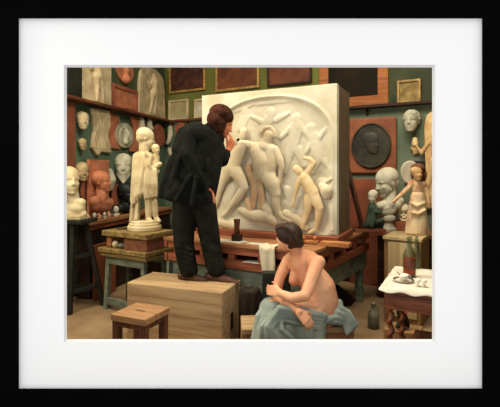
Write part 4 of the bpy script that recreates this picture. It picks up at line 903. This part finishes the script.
wd = 3.18; kw = wd/F; wp = lambda a,b,c_=0: at(a,b,wd+c_)
def wc(L): return px_caps(wp, [[(a,b,c_,r*kw) for a,b,c_,r in ch] for ch in L])
wm = thing('person', 'seated nude model seen from behind, blue-grey cloth over her lap, head turned to the relief', 'person', (wp(318,0).x, wd, NZ))
it, br = head(wp(287,237,.0), 28*kw, yaw=-132, pitch=0, roll=0, neck=False, hair='none')
body = it + wc([
  [(293,243,.03,6.0),(298,253,.04,6.8)],
  [(290,259,.09,6.3),(299,256,.05,8.5),(311,259,-.0,8)],
  [(302,264,.03,13.5),(310,276,.02,15.2),(320,288,.0,15.5)],
  [(320,288,.0,15.3),(322,300,.0,16.2),(321,312,.0,17.5)],
  [(315,313,-.05,12.5),(324,311,.07,12)],
  [(319,262,-.10,6.3),(312,261,-.05,7.5)],
  [(317,263,-.10,7.4),(311,281,-.18,6.0),(305,296,-.24,5.2)],
  [(305,296,-.24,5.1),(292,298,-.27,4.8),(280,293,-.21,3.3)],
  [(288,261,.10,6.4),(280,277,.04,5.4),(276,293,-.06,4.9)],
  [(276,293,-.06,4.9),(287,303,-.20,4.4),(299,312,-.30,3.1)],
  [(296,275,.0,6.6),(294,280.5,-.02,5.4)],
  [(314,308,-.04,12),(294,306,-.10,10),(271,306,-.17,8)], [(320,308,.06,12),(297,304,-.0,10.5),(276,305,-.08,8.5)],
  [(271,306,-.17,7.6),(265,330,-.215,6.2),(262,362,-.20,4.2)], [(276,305,-.08,8),(268,328,-.165,6),(266,352,-.165,4.5)],
  [(262,366,-.20,3.8),(250,369,-.21,2.8)], [(266,356,-.165,4),(254,360,-.17,3)]])
w1 = wp(280,293,-.21); body += hand(w1, (-.075,.03,.012), (-.2,-1,.35), 30, .145, 1)
w2 = wp(299,312,-.30); body += hand(w2, (.08,-.02,-.085), (.35,-.85,.5), 18, .155, -1)
body += wc([[(321,308,-.0,15.5),(321,313,.0,15)]])
V, Fs = remesh(join(*body), .0062, 3, br + [(wp(313,283,-.26), .05, Vector((0,.012,0)))]); A = np.array(V)
sit = A[:,1] > 3.03; A[sit,2] = np.maximum(A[sit,2], NZ+.004)
obj('body', (A.tolist(), Fs), M_skin, wm, smooth=True)
hr = [ell(wp(289.5,233.5,.0), (13.2*kw,.108,11.2*kw)), ell(wp(299,243,-.03), (5*kw,.05,5*kw)), ell(wp(296,240,.0), (7.5*kw,.075,8*kw)), ell(wp(282,229,.02), (7*kw,.075,6*kw)), ell(wp(291,245,.01), (4.5*kw,.05,4*kw))]
for k in range(7): hr += wc([[(277+k*1.0,229-k*.6,-.08-.004*k,1.0),(286+k*1.6,227+k*1.9,-.112,1.0),(294+k*.9,233+k*2,-.105,1.0),(301-k*.6,242+k*.6,-.07,1.0)]])
blob('hair', hr, M_hair, wm, vox=.0045, sm=2)
sk = wc([[(306,318,-.07,12.5),(294,314,-.11,12.5),(271,309,-.16,11.5)], [(304,314,.03,12),(297,307,-.0,13),(276,307,-.06,11)], [(293,318,-.12,12),(275,318,-.16,12)],
  [(271,311,-.17,11),(266,330,-.21,11.5),(262,352,-.21,12)], [(285,326,-.19,11),(284,348,-.19,12)], [(302,325,-.17,11),(304,345,-.17,11)], [(317,325,-.13,9),(316,345,-.15,9)], [(276,307,-.06,11),(267,330,-.15,10)]])
for k in range(9):
    f = k/8; wv = 3*math.sin(k*2.1)
    sk += wc([[(326-f*8,315+f*14,-.15-.04*f,2.0),(302-f*8,309+f*15+wv*.3,-.24-.02*(k%2),2.0),(279+f*2,307+f*14,-.262-.02*(k%2),2.1),(262+f*20+wv,326+f*4,-.29-.02*(k%2),2.1),(258+f*52+wv,352,-.28,2.8)]])
sk += wc([[(268,302,-.17,3),(258,316,-.22,2.8),(254,338,-.24,3)], [(318,322,-.13,5),(330,319,-.12,4),(337,316,-.08,3)]])
V, Fs = remesh(join(*sk), .0058, 1); A = np.array(V)
sit = A[:,1] > 3.04; A[sit,2] = np.maximum(A[sit,2], NZ+.003); A[:,2] = np.maximum(A[:,2], .06)
obj('lap_cloth', (A.tolist(), Fs), M_drape, wm, smooth=True, label='blue-grey cloth wrapped over her lap')
tl = wc([[(337,309,.02,6),(343,314,-.02,5.5)], [(332,320,-.10,5),(345,321,-.07,5)], [(339,303,.04,4),(340,312,.03,5)]])
for k in range(6):
    f = k/5; tl += wc([[(338-f*22,304+f*19,-.03-.11*f,2.2),(341-f*6,308+f*12+2*(k%2),-.07-.05*f,2.6),(349-f*5,312+f*12,-.10,2.3),(357-f*10,325+f*9,-.13,1.9)]])
V, Fs = remesh(join(*tl), .006, 2)
obj('trailing_cloth', (V, Fs), M_drape, wm, smooth=True, label='end of the cloth trailing over the bench')

# ================================================================ SCULPTOR
md = 3.84; km = md/F; mpx = lambda a,b,c_=0: at(a,b,md+c_)
def mc(L, g=0): return px_caps(mpx, [[(a,b,c_,(r+g)*km) for a,b,c_,r in ch] for ch in L])
mn = thing('person', 'standing sculptor in black coat and brown hat leaning in to work on the relief', 'person', (mpx(198,0).x, md, BH))
it, br = head(mpx(222.5,124,.17), 27*km, yaw=112, pitch=24, roll=0, neck=False, hair='short')
TORSO = [[(205,139,.08,9),(198,160,.04,10),(194,185,0,9.5),(193,204,0,9)], [(191,134,-.04,6.5),(214,139,.12,6.5)]]
HANG = [[(188,135,-.08,5.0),(187,155,-.14,4.8),(196,174,-.12,4.2),(205,184,-.08,3.4),(208.5,190,-.06,3.0)]]
RAISE = [[(215,141,.13,5.4),(222,160,.16,4.6),(226.5,153,.25,3.4),(228.5,149,.30,2.8)]]
LEGL = [[(186,204,-.0,8.5),(184,235,.0,6.5),(186,262,.0,4.5),(188,276,.0,3.8)]]
LEGR = [[(202,204,.0,8.5),(208,235,.0,6.5),(213,260,-.01,4.5),(215,276,-.02,3.8)]]
body = it + mc(TORSO) + mc(HANG) + mc(RAISE) + mc(LEGL) + mc(LEGR) + mc([[(217,128,.14,6),(208,137,.10,6.5)], [(188,278,.0,2.6),(200,281,-.04,2)], [(215,278,-.02,2.6),(232,282.5,-.08,2)]])
h1 = mpx(228.5,149,.30); body += hand(h1, (.30,.35,.6), (.9,-.6,-.1), 34, .20, -1)
h2 = mpx(208.5,190,-.06); body += hand(h2, (.25,0,-1), (.2,-1,.1), 16, .17, 1)
blob('body', body, M_skin2, mn, vox=.0062, sm=2, brushes=br)
blob('hat', [ell(mpx(221,113.5,.15), (12.6*km,.125,9.8*km), Matrix.Rotation(R(14),3,'Y')), ell(mpx(227,117,.17), (7*km,.115,8*km)), ell(mpx(215.5,121,.11), (8.6*km,.115,11*km), Matrix.Rotation(R(-22),3,'Y')), ell(mpx(219,128,.12), (6.4*km,.10,8*km)), ell(mpx(222,124,.14), (5.0*km,.105,6.5*km))], M_hat, mn, vox=.008, sm=2, label='dark brown cap and hair')
coat = mc(TORSO, 4.5) + mc(HANG, 2.6)[:-1] + mc([[(215,141,.13,8),(222,160,.16,7.4),(226,154,.24,5.2)]]) + mc([
  [(210,130,.10,8),(206,138,.08,13)], [(196,134,-.0,11),(208,136,.10,11)], [(188,134,-.05,8.5),(198,131,.02,9)],
  [(203,142,.07,15),(196,162,.04,16.5),(190,182,.0,17),(189,196,0,17)], [(212,145,.10,12),(210,165,.06,12.5),(205,190,.02,12.5),(203,198,.01,12.5)],
  [(184,134,-.07,7.5),(180,150,-.10,8.5),(182,168,-.08,8.5),(176,182,-.04,8),(168,194,.0,6.5)], [(186,175,-.08,11),(196,180,-.06,10)],
  [(176,160,-.02,7.5),(169,180,-.0,7.5),(163,195,.02,5.5)], [(186,185,-.04,13),(172,196,-.03,8),(202,198,-.03,12)]])
for (a,b,c_,d) in ((182,150,174,176),(190,176,176,200),(208,160,206,196),(196,178,192,204)): coat += mc([[(a,b,-.17 if a<200 else -.11,2.2),(c_,d,-.17 if a<200 else -.13,2.6)]])
V, Fs = remesh(join(*coat), .0085, 3); A = np.array(V); z0 = mpx(0,203).z
A[:,2] = np.maximum(A[:,2], z0 + .015*np.sin(A[:,0]*14)+.03*np.clip((-.62-A[:,0])/.2, 0, 1))
obj('coat', (A.tolist(), Fs), M_coat, mn, smooth=True, label='long black coat')
tr = mc([[(185,200,.0,12.5),(183.5,222,.0,11.3),(184,245,.0,10.3),(187,262,.0,9.6),(189,270,.0,9.2)], [(203,200,.0,12.5),(207,222,.0,11.3),(211,245,.0,10.0),(214,260,-.01,9.6),(216.5,269,-.02,9.2)], [(190,198,0,13),(200,198,0,13)]])
for k in range(5): tr += mc([[(178+k*3,246+k*5,-.08,1.6),(192,250+k*5,-.085,1.6)], [(203+k*3,244+k*5,-.085,1.6),(219,252+k*4,-.08,1.6)]])
V, Fs = remesh(join(*tr), .0085, 3); A = np.array(V); A[:,2] = np.maximum(A[:,2], BH+.035)
obj('trousers', (A.tolist(), Fs), M_trous, mn, smooth=True, label='wide black trousers')
for L in ([[(182,276,.02,4.6),(190,277,0,5),(201,280,-.04,3.8),(206,281,-.05,3)]], [[(209,277,.0,5),(218,278,-.03,5.4),(231,282,-.08,4.4),(238,284,-.11,3.2)]]):
    V, Fs = remesh(join(*mc(L)), .006, 3); A = np.array(V); zz = BH+.001
    A[:,2] = np.maximum(A[:,2], zz); obj('shoe', (A.tolist(), Fs), M_shoe, mn, smooth=True, label='brown laced shoe')
a, b = mpx(228,146.5,.36), mpx(239,139,.43)
t = thing('modelling_spatula', 'pale modelling spatula with a dark tip, held in the sculptor\'s raised hand', 'tool', a)
obj('blade', beam(a, a.lerp(b,.75), .028, .04, up=(0,0,1)), M_plgrey, t, bevel=.003); obj('tip', beam(a.lerp(b,.75), b, .018, .025), M_dark, t)

# ================================================================ CAMERA AND COLOUR
cam = bpy.data.cameras.new('camera'); co = bpy.data.objects.new('camera', cam); COL.objects.link(co)
co.location = (0,0,CAMZ); co.rotation_euler = (R(90),0,0); cam.sensor_width = 36; cam.lens = F/500*36
cam.shift_y = -(203.5-HY)/500; cam.clip_end = 50; S.camera = co
S.view_settings.view_transform = 'Standard'; S.view_settings.look = 'None'; S.view_settings.exposure = 0; S.view_settings.gamma = 1; S.view_settings.use_curve_mapping = False
